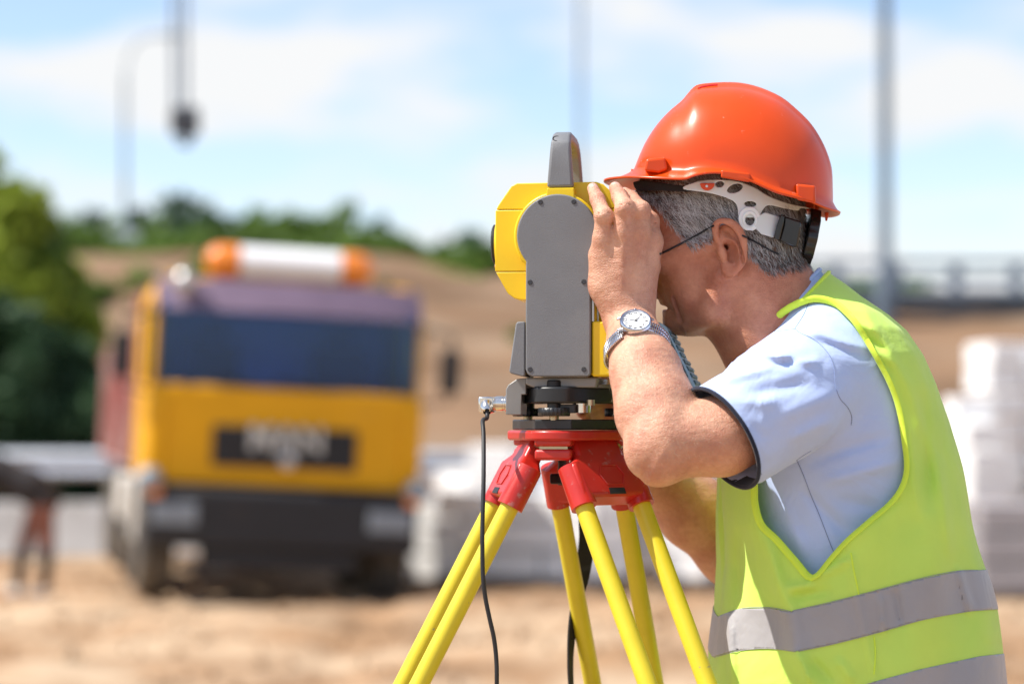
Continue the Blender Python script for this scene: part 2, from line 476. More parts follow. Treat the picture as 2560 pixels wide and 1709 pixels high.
# embankment: a cut earth slope with a grassy plateau behind it
ex = np.linspace(-120, 160, 281); prof = [(36.0, -0.6), (37.5, 0.1), (39, 1.0), (40.5, 1.75), (42, 2.5), (43.5, 3.25), (45, 3.85), (46, 4.2), (47.5, 4.35), (60, 4.5), (160, 5.0), (400, 5.0)]
ev = []
for x in ex:
    top = 1.0 + 0.10 * np.interp(x, [-10, -3, 0, 6, 30], [1.1, 0.9, 0.0, -0.9, -1.1])
    for (y, z) in prof:
        k = 1 if z > 0 else 0
        jit = 0.14 * math.sin(x * 1.7 + y*1.9) + 0.10 * math.sin(x * 3.9 - y * 3.1) if 37 < y < 46.5 else 0
        ev.append((x, y + jit * 2, z * (top if k else 1) + jit))
np_ = len(prof)
ef_face, ef_top = [], []
for i in range(len(ex) - 1):
    for j in range(np_ - 1):
        q = (i*np_ + j, (i+1)*np_ + j, (i+1)*np_ + j + 1, i*np_ + j + 1)
        (ef_face if j < 7 else ef_top).append(q)
emb = obj('embankment', ev, ef_face + ef_top, [M['earth'], M['grass_soil']], smooth=60)
emb.data.polygons.foreach_set('material_index', np.array([0]*len(ef_face) + [1]*len(ef_top), np.int32))
tag(emb, 'tan cut earth slope with a grassy plateau behind', 'embankment', kind='structure')
def emb_top(x): return 4.2 * (1.0 + 0.10 * np.interp(x, [-10, -3, 0, 6, 30], [1.1, 0.9, 0.0, -0.9, -1.1]))

# road strip at the foot of the slope
MB().box((10, 33.8, -0.19), (220, 3.2, 0.3)).build('road', M['asphalt'], None).__setitem__('kind', 'structure')

# ------------------------------------------------------------------ vegetation
def leaf_cloud(clumps, n, size, seed, squash=1.0):
    r = np.random.default_rng(seed); C = np.array([c[:3] for c in clumps]); rad = np.array([c[3] for c in clumps])
    w = rad**2 / (rad**2).sum(); k = r.choice(len(C), n, p=w)
    d = r.normal(size=(n, 3)); d /= np.linalg.norm(d, axis=1)[:, None]
    P = C[k] + d * (rad[k] * r.uniform(0.55, 1.08, n))[:, None] * np.array([1, 1, squash])
    u = r.normal(size=(n, 3)); u /= np.linalg.norm(u, axis=1)[:, None]
    v = np.cross(u, r.normal(size=(n, 3))); v /= np.linalg.norm(v, axis=1)[:, None]
    s = size * r.uniform(0.6, 1.4, n)[:, None]
    V = np.stack([P - u*s, P + v*s*0.55, P + u*s, P - v*s*0.55], 1).reshape(-1, 3)
    return V, np.arange(4*n).reshape(n, 4)

def make_tree(name, base, clumps, n, size, leafm, label, group=None, trunk_r=0.12, seed=0, squash=1.0):
    t = thing(name, base, label, 'tree', group)
    b = Vector(base); r = random.Random(seed)
    top = max(c[2] for c in clumps)
    mb = MB(); hgt = top - b.z
    mb.tube([b, b + Vector((0.05, 0, hgt*0.4)), b + Vector((-0.04, 0.05, hgt*0.75)), b + Vector((0, 0, hgt))], [trunk_r*1.3, trunk_r, trunk_r*0.6, 0.02], 8)
    for c in clumps[:10]:
        z0 = b.z + (c[2] - b.z) * 0.6
        mb.tube([(b.x, b.y, z0), ((b.x + c[0])/2, (b.y + c[1])/2, (z0 + c[2])/2 + 0.1), c[:3]], [trunk_r*0.5, trunk_r*0.3, 0.015], 6)
    mb.build('trunk', M['bark'], t, smooth=60)
    V, F = leaf_cloud(clumps, n, size, seed, squash)
    obj('crown', V, F, leafm, t)
    return t

def round_clumps(x, y, z0, z1, w, n, seed):
    r = random.Random(seed); out = []
    for i in range(n):
        t = (i + 0.5) / n; zz = z0 + (z1 - z0) * t
        ww = w * (0.45 + 0.75 * math.sin(math.pi * min(1, 0.2 + 0.75 * t)))
        if t > 0.75: ww *= (1 - t) * 2.6 + 0.25
        out.append((x + r.uniform(-1, 1) * ww, y + r.uniform(-1, 1) * ww, zz, w * r.uniform(0.34, 0.6) * (1 if t < 0.8 else 0.7)))
    return out

# row of trees along the plateau (x px of each crown in the photograph gives its bearing)
row = [(150, 545, 80, 1.5), (215, 530, 84, 1.5), (275, 545, 78, 1.3), (330, 505, 86, 1.3), (385, 540, 82, 1.4), (447, 478, 80, 1.5), (505, 525, 88, 1.5), (565, 535, 79, 1.4), (625, 515, 84, 1.6),
       (690, 538, 90, 1.5), (738, 528, 78, 1.4), (800, 535, 86, 1.3), (858, 502, 80, 1.6), (915, 548, 86, 1.5), (965, 590, 82, 1.4), (1010, 625, 88, 1.3), (1090, 625, 92, 1.2), (1148, 560, 78, 1.0), (1185, 620, 80, 0.9)]
ORD = 'first second third fourth fifth sixth seventh eighth ninth tenth eleventh twelfth thirteenth fourteenth fifteenth sixteenth seventeenth eighteenth last'.split()
for i, (px, py, Y, w) in enumerate(sorted(row)):
    p = W(px, py, Y); base = (p.x, Y, 4.6)
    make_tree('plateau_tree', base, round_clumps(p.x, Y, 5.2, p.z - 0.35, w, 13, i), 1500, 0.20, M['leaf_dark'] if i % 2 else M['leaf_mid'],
              ORD[i] + ' tree from the left in the dark green row on top of the slope', 'trees along the top of the slope', seed=i)
# bright tree and dark undergrowth at the left edge
p = W(20, 350, 38)
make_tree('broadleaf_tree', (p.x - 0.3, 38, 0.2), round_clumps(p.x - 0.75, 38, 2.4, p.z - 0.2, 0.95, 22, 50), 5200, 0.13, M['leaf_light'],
          'tall sunlit yellow-green tree at the left edge of the picture', seed=50, trunk_r=0.16)
p = W(120, 480, 39)
make_tree('leafy_tree', (p.x, 39.4, 0.2), round_clumps(p.x - 0.25, 39.4, 2.0, p.z - 0.2, 0.55, 14, 51), 3000, 0.13, M['leaf_mid'],
          'smaller mid-green tree just right of the tall sunlit tree', seed=51)
p = W(175, 620, 40)
make_tree('young_tree', (p.x, 40.2, 1.2), round_clumps(p.x - 0.2, 40.2, 2.6, p.z - 0.2, 0.55, 10, 52), 1800, 0.12, M['leaf_light'],
          'low light-green young tree on the slope beside the dark shrubs', seed=52)
for i, (px, py, Y, w, hb) in enumerate(((30, 720, 35.0, 0.95, 0), (120, 790, 34.6, 0.9, 0), (215, 840, 35.2, 0.85, 0), (-60, 760, 34.4, 1.0, 0), (285, 900, 35.6, 0.6, 0))):
    p = W(px, py, Y)
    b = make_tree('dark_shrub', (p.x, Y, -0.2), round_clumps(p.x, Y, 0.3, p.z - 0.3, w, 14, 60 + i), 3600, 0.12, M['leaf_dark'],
              ('tall dark green shrub under the sunlit tree', 'dark green shrub in the middle of the clump below the mid-green tree', 'dark green shrub sloping down beside the red truck body', 'dark green shrub at the very left edge of the picture', 'lowest dark shrub, nearest the red side of the truck')[i], 'dark shrubs left of the truck', seed=60 + i, trunk_r=0.06)
    b['category'] = 'shrub'
# low green growth along the rim
gv, gf2 = leaf_cloud([(x, 46.6 + RNG.uniform(0, 1.5), emb_top(x) + RNG.uniform(0.05, 0.3), RNG.uniform(0.25, 0.6)) for x in np.arange(-12, 8, 0.35)] + [(RNG.uniform(-10, -4.4), 43.2 + RNG.uniform(0, 2.6), 3.1 + RNG.uniform(0, 1.2), RNG.uniform(0.15, 0.4)) for _ in range(70)] + [(RNG.uniform(-3.5, 6), 42 + RNG.uniform(0, 4), 2.5 + RNG.uniform(0, 1.6), RNG.uniform(0.08, 0.25)) for _ in range(22)], 20000, 0.10, 77, 0.6)
tag(obj('rim_growth', gv, gf2, M['leaf_mid']), 'low green weeds along the rim of the earth slope', 'weeds', kind='stuff')

# ------------------------------------------------------------------ railing on the embankment, poles
t = thing('bridge_railing', (W(2100, 745, 45)), 'grey post-and-rail railing on the dark edge beam above the brown slope', 'railing')
x0, x1 = 4.2, 16
zb = 1.4 + (1060 - 752) / FPX * 45
mb = MB().box(((x0 + x1)/2, 45.2, zb - 0.18), (x1 - x0, 0.8, 0.5)); mb.build('edge_beam', M['dark_steel'], t)
for zz in (0.15, 0.42, 0.72):
    MB().tube([(x0, 45, zb + zz), (x1, 45, zb + zz)], 0.06, 8).build('rail', M['pole_paint'], t, smooth=60)
for k in range(8):
    xx = W(2090 + k * 150, 700, 45).x + (0.0)
    MB().box((xx, 45, zb + 0.38), (0.22, 0.12, 0.78)).build('post', M['pole_paint'], t)

M['pole_dark'] = pm('pole_dark', (0.10, 0.13, 0.165), 0.5, var=0.1, vs=2)
def lamp_pole(name, px, Y, zbase, ztop, r, label, arm=None, m='pole_paint'):
    x = (px - 1280) * Y / FPX
    t = thing(name, (x, Y, zbase), label, 'lamp post')
    MB().lathe([(r*1.5, 0), (r*1.5, 0.9), (r*1.02, 1.0), (r*0.7, ztop - zbase)], (x, Y, zbase), n=12).build('mast', M[m], t, smooth=40)
    if arm:
        pts = [(x, Y, ztop - 0.05), (x + arm*0.12, Y, ztop + 0.55), (x + arm*0.45, Y, ztop + 0.95), (x + arm, Y, ztop + 1.05)]
        MB().tube(spline(pts, 6), r*0.4, 8).build('arm', M['pole_paint'], t, smooth=60)
        MB().box((x + arm*1.2, Y, ztop + 1.04), (abs(arm)*0.5, 0.25, 0.12)).build('lamp_head', M['galv'], t, bevel=0.03)
    return t
p = W(318, 640, 62); lamp_pole('lamp_post', 312, 62, 4.4, W(0, 190, 62).z, 0.075, 'tall grey lamp post with curved arm above the trees at left', arm=1.0)
lamp_pole('lamp_post', 1450, 85, 4.6, 18.5, 0.11, 'faint thin pole against the sky behind the instrument handle', arm=1.2)
lamp_pole('lamp_post', 2212, 44.3, 3.2, 13.5, 0.125, 'tall grey pole rising above the railing right of the helmet', arm=1.2, m='pole_dark')
# concrete plinth of the left pole on the plateau edge
p = W(312, 600, 61.6)
MB().box((p.x, 61.6, 5.3), (0.75, 0.5, 2.0)).build('pole_plinth', M['galv'], None, bevel=0.03, base=(p.x, 61.6, 4.3))
tag(bpy.data.objects['pole_plinth'], 'pale grey cabinet at the foot of the curved-arm lamp post', 'cabinet')

# crane hook hanging on its ropes
p = W(462, 300, 34)
t = thing('crane_hook', p, 'dark crane hook block hanging on steel ropes in the sky at left', 'crane hook')
for dx, tx in ((-0.10, -0.02), (0.06, 0.03)):
    MB().tube([(p.x + dx - 0.05, 34, p.z + 0.1), (p.x + dx + tx - 0.13, 34, p.z + 22)], 0.038, 8).build('rope', M['pole_paint'], t, smooth=60)
MB().box((p.x, 34, p.z - 0.02), (0.40, 0.22, 0.40)).build('hook_block', M['dark_steel'], t, bevel=0.05)
hk = [(p.x + 0.02, 34, p.z - 0.15), (p.x + 0.02, 34, p.z - 0.22), (p.x + 0.07, 34, p.z - 0.26), (p.x + 0.04, 34, p.z - 0.33), (p.x - 0.05, 34, p.z - 0.31), (p.x - 0.07, 34, p.z - 0.26)]
MB().tube(spline(hk, 5), [0.04]*26, 8).build('hook', M['dark_steel'], t, smooth=60)

# ------------------------------------------------------------------ roadside: barrier and guard rail
t = thing('guard_rail', (-6, 31.2, -0.2), 'bluish galvanised guard rail running behind the truck', 'guard rail')
wv = [(0.0, 0.72), (0.04, 0.78), (0.0, 0.86), (0.0, 0.92), (0.04, 0.99), (0.0, 1.06)]
for k in range(10):
    xa = -14 + k * 3.0; xb = xa + 2.98
    poly = [(31.2 - d, z) for d, z in wv] + [(31.22 - d, z) for d, z in reversed(wv)]
    MB().prism(poly, xa, xb, lambda u, v, y: (y, u, v)).build('beam', M['galv'], t)
    MB().box((xa, 31.32, 0.4), (0.14, 0.12, 1.3)).build('post', M['galv'], t)
t = thing('concrete_barrier', (-5, 30.4, -0.25), 'low grey concrete barrier standing on the sand behind the truck', 'barrier')
for k in range(14):
    xa = -16 + k * 2.02
    MB().prism([(30.1, -0.25), (30.7, -0.25), (30.62, 0.0), (30.52, 0.42), (30.28, 0.42), (30.18, 0.0)], xa, xa + 2.0, lambda u, v, y: (y, u, v)).build('barrier_unit', M['concrete'], t, bevel=0.02)

# ------------------------------------------------------------------ stacks of building blocks
def block_stack(name, x, y, nx, ny, nz, size, m, label, cat='block stack', rz=0.0, skip=0.0, seed=0, grp=None):
    z = gz(x, y); t = thing(name, (x, y, z), label, cat, grp); r = random.Random(seed)
    sx, sy, sz = size; me = None
    MB().box((x, y, z + 0.05), (nx*sx, ny*sy, 0.1)).build('pallet', M['bark'], t)
    for k in range(nz):
        for i in range(nx):
            for j in range(ny):
                if k >= nz - 3 and r.random() < skip: continue
                if skip and r.random() < 0.10: continue
                px_ = (i - (nx-1)/2) * sx; py_ = (j - (ny-1)/2) * sy
                if me is None:
                    o = MB().box((x, y, z), (sx*0.93, sy*0.96, sz*0.90)).build('block', m, t, bevel=0.008); me = o.data
                else:
                    o = bpy.data.objects.new('block', me); COL.objects.link(o); o.parent = t
                    md = o.modifiers.new('bevel', 'BEVEL'); md.width = 0.008; md.segments = 1
                o.location = (px_ + r.uniform(-.02, .02), py_ + r.uniform(-.03, .03), 0.1 + sz*(k + 0.5))
    t.rotation_euler = (0, 0, rz)
    return t
def at(px, py): # point of the ground seen at a pixel (flat site level)
    Y = FPX * (CZ + 0.22) / (py - HZ); return (px - 1280) * Y / FPX, Y
x, y = at(1085, 1455); block_stack('block_stack', x, y, 3, 2, 3, (0.5, 0.4, 0.27), M['aerated'], 'low stack of white blocks just right of the truck wheel', seed=1, rz=-0.4)
x, y = at(1330, 1470); block_stack('block_stack', x, y, 3, 2, 3, (0.6, 0.4, 0.28), M['aerated'], 'white block stack seen between the yellow tripod legs', seed=2, rz=-0.5)
x, y = at(1570, 1450); block_stack('block_stack', x, y, 2, 2, 3, (0.55, 0.4, 0.27), M['grey_block'], 'lower grey block stack behind the far forearm', seed=3)
block_stack('block_stack', -0.1, 27.6, 3, 2, 5, (0.6, 0.4, 0.28), M['aerated'], 'taller white block stack behind the red tripod head', seed=4, skip=0.3, rz=-0.45)
x, y = at(1735, 1465); block_stack('block_stack', x, y, 1, 2, 3, (0.5, 0.4, 0.27), M['aerated'], 'narrow white block stack behind the elbow and the vest', seed=5, rz=-0.4)
x, y = at(2560, 1500); block_stack('block_stack', x + 0.05, y, 2, 2, 3, (0.55, 0.45, 0.27), M['grey_block'], 'grey block stack low at the right edge of the picture', seed=6)
x, y = at(2440, 1455); block_stack('block_stack', x, y, 1, 2, 7, (0.46, 0.40, 0.27), M['aerated'], 'narrow tall white block stack just right of the vest back', seed=7, skip=0.12, rz=0.16)
x, y = at(2570, 1440); block_stack('block_stack', x + 0.1, y + 0.4, 3, 2, 9, (0.40, 0.40, 0.27), M['aerated'], 'tallest white block stack at the right edge above the grey blocks', seed=8, skip=0.15, rz=0.16)
# ================================================================== TRUCK
M['cab'] = pm('cab', (0.72, 0.35, 0.004), 0.45, var=0.06, vs=2, spec=0.25, dirt=(0.50, 0.30, 0.08), dirt_s=1.5, dirt_lo=0.62, dirt_hi=0.95)
M['visor'] = pm('visor', (0.17, 0.12, 0.17), 0.3, var=0.1, vs=3)
M['glass_dark'] = pm('glass_dark', (0.014, 0.050, 0.170), 0.08, var=0.75, vs=1.3, spec=0.35)  # blue of the reflected sky put into the base colour
M['plastic_black'] = pm('plastic_black', (0.012, 0.012, 0.015), 0.6, var=0.25, vs=4, dirt=(0.04, 0.026, 0.016), dirt_s=2.2, dirt_lo=0.55, dirt_hi=0.9)
M['red_body'] = pm('red_body', (0.38, 0.09, 0.07), 0.6, var=0.15, vs=2, dirt=(0.55, 0.40, 0.36), dirt_s=1.6, dirt_lo=0.36, dirt_hi=0.62)
M['tyre'] = pm('tyre', (0.05, 0.045, 0.04), 0.9, var=0.3, vs=6, dirt=(0.22, 0.17, 0.11), dirt_s=3, dirt_lo=0.45, dirt_hi=0.75)
M['rim_dusty'] = pm('rim_dusty', (0.50, 0.47, 0.42), 0.7, var=0.15, vs=5)
M['orange_lamp'] = pm('orange_lamp', (0.85, 0.24, 0.015), 0.15, var=0.1, vs=6, coat=0.6)
M['white_panel'] = pm('white_panel', (0.90, 0.90, 0.90), 0.3, var=0.03)
M['silver'] = pm('silver', (0.50, 0.50, 0.50), 0.35, metal=0.8, var=0.06)
M['lens'] = pm('lens', (0.22, 0.25, 0.28), 0.45, metal=0.0, var=0.1, vs=10)
def sky_tinted():
    m = bpy.data.materials.new('sky_tinted_glass'); m.use_nodes = True; n, l = m.node_tree.nodes, m.node_tree.links; n.remove(n['Principled BSDF'])
    tr = n.new('ShaderNodeBsdfTransparent'); tr.inputs['Color'].default_value = (0.36, 0.58, 1.0, 1)  # overhead sky's blue reflection painted into the glass colour
    gl = n.new('ShaderNodeBsdfGlossy'); gl.inputs['Roughness'].default_value = 0.02; gl.inputs['Color'].default_value = (0.55, 0.72, 1, 1)  # gloss coloured blue as well, standing in for the reflected sky
    fr_ = n.new('ShaderNodeFresnel'); fr_.inputs['IOR'].default_value = 1.62; mx = n.new('ShaderNodeMixShader')
    nz = n.new('ShaderNodeTexNoise'); nz.inputs['Scale'].default_value = 2.0; bp = n.new('ShaderNodeBump'); bp.inputs['Strength'].default_value = 0.05
    l.new(nz.outputs['Fac'], bp.inputs['Height']); l.new(bp.outputs[0], gl.inputs['Normal'])
    l.new(fr_.outputs[0], mx.inputs[0]); l.new(tr.outputs[0], mx.inputs[1]); l.new(gl.outputs[0], mx.inputs[2]); l.new(mx.outputs[0], n['Material Output'].inputs['Surface'])
    return m
M['sky_tinted'] = sky_tinted()
M['lining'] = pm('lining', (0.62, 0.62, 0.58), 0.9, var=0.1)
M['seat'] = pm('seat', (0.05, 0.055, 0.065), 0.9)

TRX, TRY = W(692, 0, 22).x, 22.0
trz = -0.262
truck = thing('dump_truck', (TRX, TRY, trz), 'yellow dump truck with dark windscreen and beacon bar parked on the sand', 'truck')
TM = Matrix.Translation((TRX, TRY, trz)) @ Matrix.Rotation(R(2.9), 4, 'Y') @ Matrix.Rotation(R(12.5), 4, 'Z')
def tb(x, y, z): return TM @ Vector((x, y, z))
def tbox(mb, x0, x1, y0, y1, z0, z1, tx=0.0, ty=0.0):
    """box in truck space (y grows towards the tail); tx/ty pull the top edges in"""
    v = [(x0,y0,z0),(x1,y0,z0),(x1,y1,z0),(x0,y1,z0),(x0+tx,y0+ty,z1),(x1-tx,y0+ty,z1),(x1-tx,y1,z1),(x0+tx,y1,z1)]
    return mb.add([tb(*p) for p in v], [(0,3,2,1),(4,5,6,7),(0,1,5,4),(1,2,6,5),(2,3,7,6),(3,0,4,7)])
hw = 1.24
# cab shell: side profile extruded, windscreen opening left free
cabm = MB()
tbox(cabm, -hw, hw, 0.0, 1.9, 1.09, 1.98)                       # lower cab
tbox(cabm, -hw, -hw + 0.10, 0.10, 0.26, 1.98, 2.74)             # pillars
tbox(cabm, hw - 0.10, hw, 0.10, 0.26, 1.98, 2.74)
tbox(cabm, -hw, hw, 1.78, 1.9, 1.98, 2.74)                      # rear wall
tbox(cabm, -hw, -hw + 0.06, 1.1, 1.8, 1.98, 2.74)
tbox(cabm, hw - 0.06, hw, 1.1, 1.8, 1.98, 2.74)
tbox(cabm, -hw, hw, 0.12, 1.9, 2.74, 2.98, 0.12, 0.18)          # roof
cab = cabm.build('cab', M['cab'], truck, bevel=0.10, seg=4, smooth=50)
tbox(MB(), -hw + 0.05, hw - 0.05, 0.05, 0.09, 1.90, 2.74).build('windscreen', M['sky_tinted'], truck)
for sx in (-1, 1):
    x0_ = sx*(hw - 0.02)
    tbox(MB(), min(x0_, x0_ + sx*0.02), max(x0_, x0_ + sx*0.02), 0.28, 1.08, 2.0, 2.70).build('side_window', M['sky_tinted'], truck)
    cx_ = sx*0.62
    seat_ = MB(); tbox(seat_, cx_ - 0.26, cx_ + 0.26, 0.98, 1.14, 1.9, 2.42); tbox(seat_, cx_ - 0.15, cx_ + 0.15, 1.0, 1.12, 2.44, 2.62)
    seat_.build('seat', M['seat'], truck, bevel=0.05, seg=2)
tbox(MB(), -hw + 0.08, hw - 0.08, 1.70, 1.76, 1.99, 2.72).build('rear_lining', M['lining'], truck)
tbox(MB(), -hw + 0.06, hw - 0.06, 0.12, 0.5, 1.86, 2.0).build('dashboard', M['seat'], truck, bevel=0.03)
st_ = [tb(-0.62 + 0.21*math.cos(a_), 0.52 - 0.05*math.sin(a_), 2.06 + 0.17*math.sin(a_)) for a_ in np.linspace(0, 2*math.pi, 25)]
MB().tube(st_, 0.02, 6, cap=False).build('steering_wheel', M['plastic_black'], truck, smooth=60)
vis = MB(); v = []
for i in range(13):
    t = -1 + 2*i/12; x = t * (hw - 0.02); yb = -0.16 + 0.22 * t * t
    v += [(x, yb, 2.66), (x, yb + 0.02, 2.66), (x, yb + 0.20, 2.95), (x, yb + 0.18, 2.95)]
vis.add([tb(*p) for p in v], [q for i in range(12) for q in ((4*i, 4*i+4, 4*i+7, 4*i+3), (4*i+1, 4*i+2, 4*i+6, 4*i+5), (4*i, 4*i+1, 4*i+5, 4*i+4), (4*i+3, 4*i+7, 4*i+6, 4*i+2))])
vis.build('sun_visor', M['visor'], truck, smooth=50)
for dx in (-0.28, 0.30):
    b = MB().tube([tb(dx, 0.02, 1.99), tb(dx - 0.42, 0.0, 2.06)], 0.014, 6); b.build('wiper', M['plastic_black'], truck)
# grille panel and lettering
tbox(MB(), -0.66, 0.66, -0.035, 0.02, 1.26, 1.63).build('grille', M['plastic_black'], truck, bevel=0.02)
for k in range(4): tbox(MB(), -0.62, 0.62, -0.05, -0.03, 1.30 + k*0.085, 1.335 + k*0.085).build('grille_slat', M['plastic_black'], truck)
cu = bpy.data.curves.new('letters', 'FONT'); cu.body = 'MAN'; cu.size = 0.33; cu.extrude = 0.02; cu.align_x = 'CENTER'; cu.offset = 0.008; cu.space_character = 1.05
fo = bpy.data.objects.new('letters_tmp', cu); COL.objects.link(fo); bpy.context.view_layer.update()
me = bpy.data.meshes.new_from_object(fo.evaluated_get(bpy.context.evaluated_depsgraph_get())); bpy.data.objects.remove(fo)
lv = np.empty(len(me.vertices)*3); me.vertices.foreach_get('co', lv); lv = lv.reshape(-1, 3)
obj('lettering', [tb(x*0.92, -0.07 - z, 1.42 + y) for x, y, z in lv], [tuple(p.vertices) for p in me.polygons], M['silver'], truck)
MB().lathe([(0.07, 0), (0.07, 0.02), (0.04, 0.03)], tb(0.02, -0.06, 1.33), axis=TM.to_3x3() @ Vector((0, -1, 0)), n=20).build('emblem', M['silver'], truck, smooth=40)
tbox(MB(), -hw - 0.02, -hw + 0.16, -0.05, 0.14, 1.12, 1.90).build('corner_deflector', M['cab'], truck, bevel=0.06, seg=3, smooth=50)
tbox(MB(), hw - 0.16, hw + 0.02, -0.05, 0.14, 1.12, 1.90).build('corner_deflector', M['cab'], truck, bevel=0.06, seg=3, smooth=50)
# bumper, lamps, steps
tbox(MB(), -hw, hw, -0.16, 0.5, 0.52, 1.07).build('bumper', M['plastic_black'], truck, bevel=0.06, seg=3, smooth=50)
tbox(MB(), -0.7, 0.7, -0.10, 0.3, 0.34, 0.52).build('skid_plate', M['plastic_black'], truck, bevel=0.03)
for s in (-1, 1):
    tbox(MB(), s*0.98 - 0.20, s*0.98 + 0.20, -0.19, -0.15, 0.72, 0.92).build('headlight', M['lens'], truck, bevel=0.015)
    tbox(MB(), s*1.17 - 0.06, s*1.17 + 0.06, -0.185, -0.14, 0.96, 1.05).build('indicator', M['orange_lamp'], truck, bevel=0.01)
    MB().lathe([(0.10, 0), (0.12, 0.05), (0.05, 0.14)], tb(s*1.22, -0.10, 1.11), axis=TM.to_3x3() @ Vector((0, -1, 0)), n=16).build('marker_lamp', M['lens'], truck, smooth=50)
    arm = MB().tube([tb(s*1.22, 0.1, 2.62), tb(s*1.50, -0.02, 2.55), tb(s*1.50, -0.02, 1.95), tb(s*1.24, 0.1, 1.9)], 0.018, 6); mo = arm.build('mirror_arm', M['plastic_black'], truck)
    tbox(MB(), s*1.50 - 0.09, s*1.50 + 0.09, -0.03, 0.08, 2.02, 2.42).build('mirror', M['plastic_black'], truck, bevel=0.03)
# beacon bar on the roof
AXX = TM.to_3x3() @ Vector((1, 0, 0))
MB().lathe([(0.13, -0.47), (0.145, -0.46), (0.145, 0.46), (0.13, 0.47)], tb(0, 0.30, 3.13), axis=AXX, n=28).build('beacon_panel', M['white_panel'], truck, smooth=40)
for s in (-1, 1):
    MB().lathe([(0.145, 0.475), (0.15, 0.50), (0.15, 0.62), (0.135, 0.70), (0.09, 0.76), (0.0, 0.78)], tb(0, 0.30, 3.13), axis=AXX*s, n=24).build('beacon', M['orange_lamp'], truck, smooth=50)
MB().lathe([(0.0, -0.11), (0.07, -0.09), (0.11, 0), (0.07, 0.09), (0.0, 0.11)], tb(-0.98, -0.02, 2.90), axis=(0, 0, 1), n=20).build('horn', M['silver'], truck, smooth=80)
# chassis, tipper body
tbox(MB(), -0.45, 0.45, 0.3, 7.0, 0.75, 1.05).build('chassis', M['plastic_black'], truck)
body = MB(); tbox(body, -1.25, 1.25, 2.25, 2.35, 1.25, 2.45); tbox(body, -1.25, -1.17, 2.35, 7.2, 1.25, 2.35); tbox(body, 1.17, 1.25, 2.35, 7.2, 1.25, 2.35); tbox(body, -1.25, 1.25, 2.35, 7.2, 1.15, 1.25)
body.build('tipper_body', M['red_body'], truck)
for k in range(6): tbox(MB(), -1.31, -1.24, 2.4 + k*0.9, 2.52 + k*0.9, 1.2, 2.38).build('body_rib', M['red_body'], truck)
tbox(MB(), -1.27, -1.15, 1.95, 2.2, 1.3, 2.85).build('exhaust_guard', M['red_body'], truck)
def wheel(x, y):
    c = tb(x, y, 0.52); ax = TM.to_3x3() @ Vector((-1 if x < 0 else 1, 0, 0))
    w = MB().lathe([(0.30, -0.16), (0.48, -0.16), (0.525, -0.12), (0.525, 0.12), (0.48, 0.16), (0.30, 0.16)], c, ax, n=28).build('tyre', M['tyre'], truck, smooth=40)
    MB().lathe([(0.31, 0.10), (0.29, 0.13), (0.20, 0.06), (0.12, 0.05), (0.11, 0.15), (0.0, 0.16)], c, ax, n=24).build('rim', M['rim_dusty'], w, smooth=40)
for x in (-1.08, 1.08):
    for y in (0.75, 2.55, 4.9, 6.2): wheel(x, y)
for s in (-1, 1):
    tbox(MB(), s*1.06 - 0.17, s*1.06 + 0.15, 1.35, 2.0, 0.45, 1.2).build('mudguard', M['rim_dusty'], truck, bevel=0.05)
tbox(MB(), -1.26, -1.0, 2.9, 4.2, 0.55, 1.05).build('fuel_tank', M['rim_dusty'], truck, bevel=0.08, seg=3)

# ------------------------------------------------------------------ bent-over worker at the left edge (only his rear half is in view)
M['dark_cloth'] = pm('dark_cloth', (0.025, 0.022, 0.024), 0.9, var=0.3, vs=6)
M['brown_cloth'] = pm('brown_cloth', (0.20, 0.075, 0.05), 0.9, var=0.25, vs=6)
M['shoe_light'] = pm('shoe_light', (0.55, 0.53, 0.50), 0.7)
M['skin_far'] = pm('skin_far', (0.42, 0.22, 0.14), 0.6)
wy = 23.0; wx = W(115, 0, wy).x; wz = gz(wx, wy)
worker = thing('person', (wx, wy, wz), 'worker in dark clothes bending over at the left edge of the picture', 'person')
S = SDF(); g = np.array([wx, wy, wz])
S.chain([g + (0.0, 0, 0.95), g + (-0.14, 0, 1.06), g + (-0.48, 0, 1.20), g + (-0.60, 0, 1.22)], [0.15, 0.17, 0.18, 0.12], 0.05)
for sx, dx, dyy in ((1, 0.0, -0.08), (-1, -0.29, 0.10)):
    S.chain([g + (dx*0.3, dyy, 0.88), g + (dx*0.9 + 0.03, dyy, 0.50), g + (dx, dyy, 0.10)], [0.10, 0.068, 0.05], 0.03)
    S.chain([g + (dx + 0.02, dyy, 0.05), g + (dx - 0.14, dyy, 0.04)], [0.05, 0.04], 0.02)
S.chain([g + (-0.60, 0, 1.22), g + (-0.74, 0, 1.20)], [0.06, 0.06], 0.03).ell(g + (-0.84, 0, 1.14), (0.09, 0.08, 0.12), k=0.02)
for dyy in (-0.2, 0.2): S.chain([g + (-0.55, dyy, 1.18), g + (-0.62, dyy, 0.88), g + (-0.75, dyy*0.7, 0.66)], [0.065, 0.05, 0.036], 0.03)
V, Q = S.mesh(0.02)
bd = obj('body', V, Q, [M['dark_cloth'], M['brown_cloth'], M['shoe_light'], M['skin_far']], worker, smooth=180)
fc = V[Q].mean(1) - g
mi = np.zeros(len(Q), np.int32); low = (fc[:, 0] > -0.4)
mi[low & (fc[:, 2] < 0.88)] = 1; mi[low & (fc[:, 2] < 0.48)] = 0; mi[low & (fc[:, 2] < 0.11)] = 2; mi[(~low) & (fc[:, 2] < 0.72)] = 3; mi[fc[:, 0] < -0.74] = 3
bd.data.polygons.foreach_set('material_index', mi)
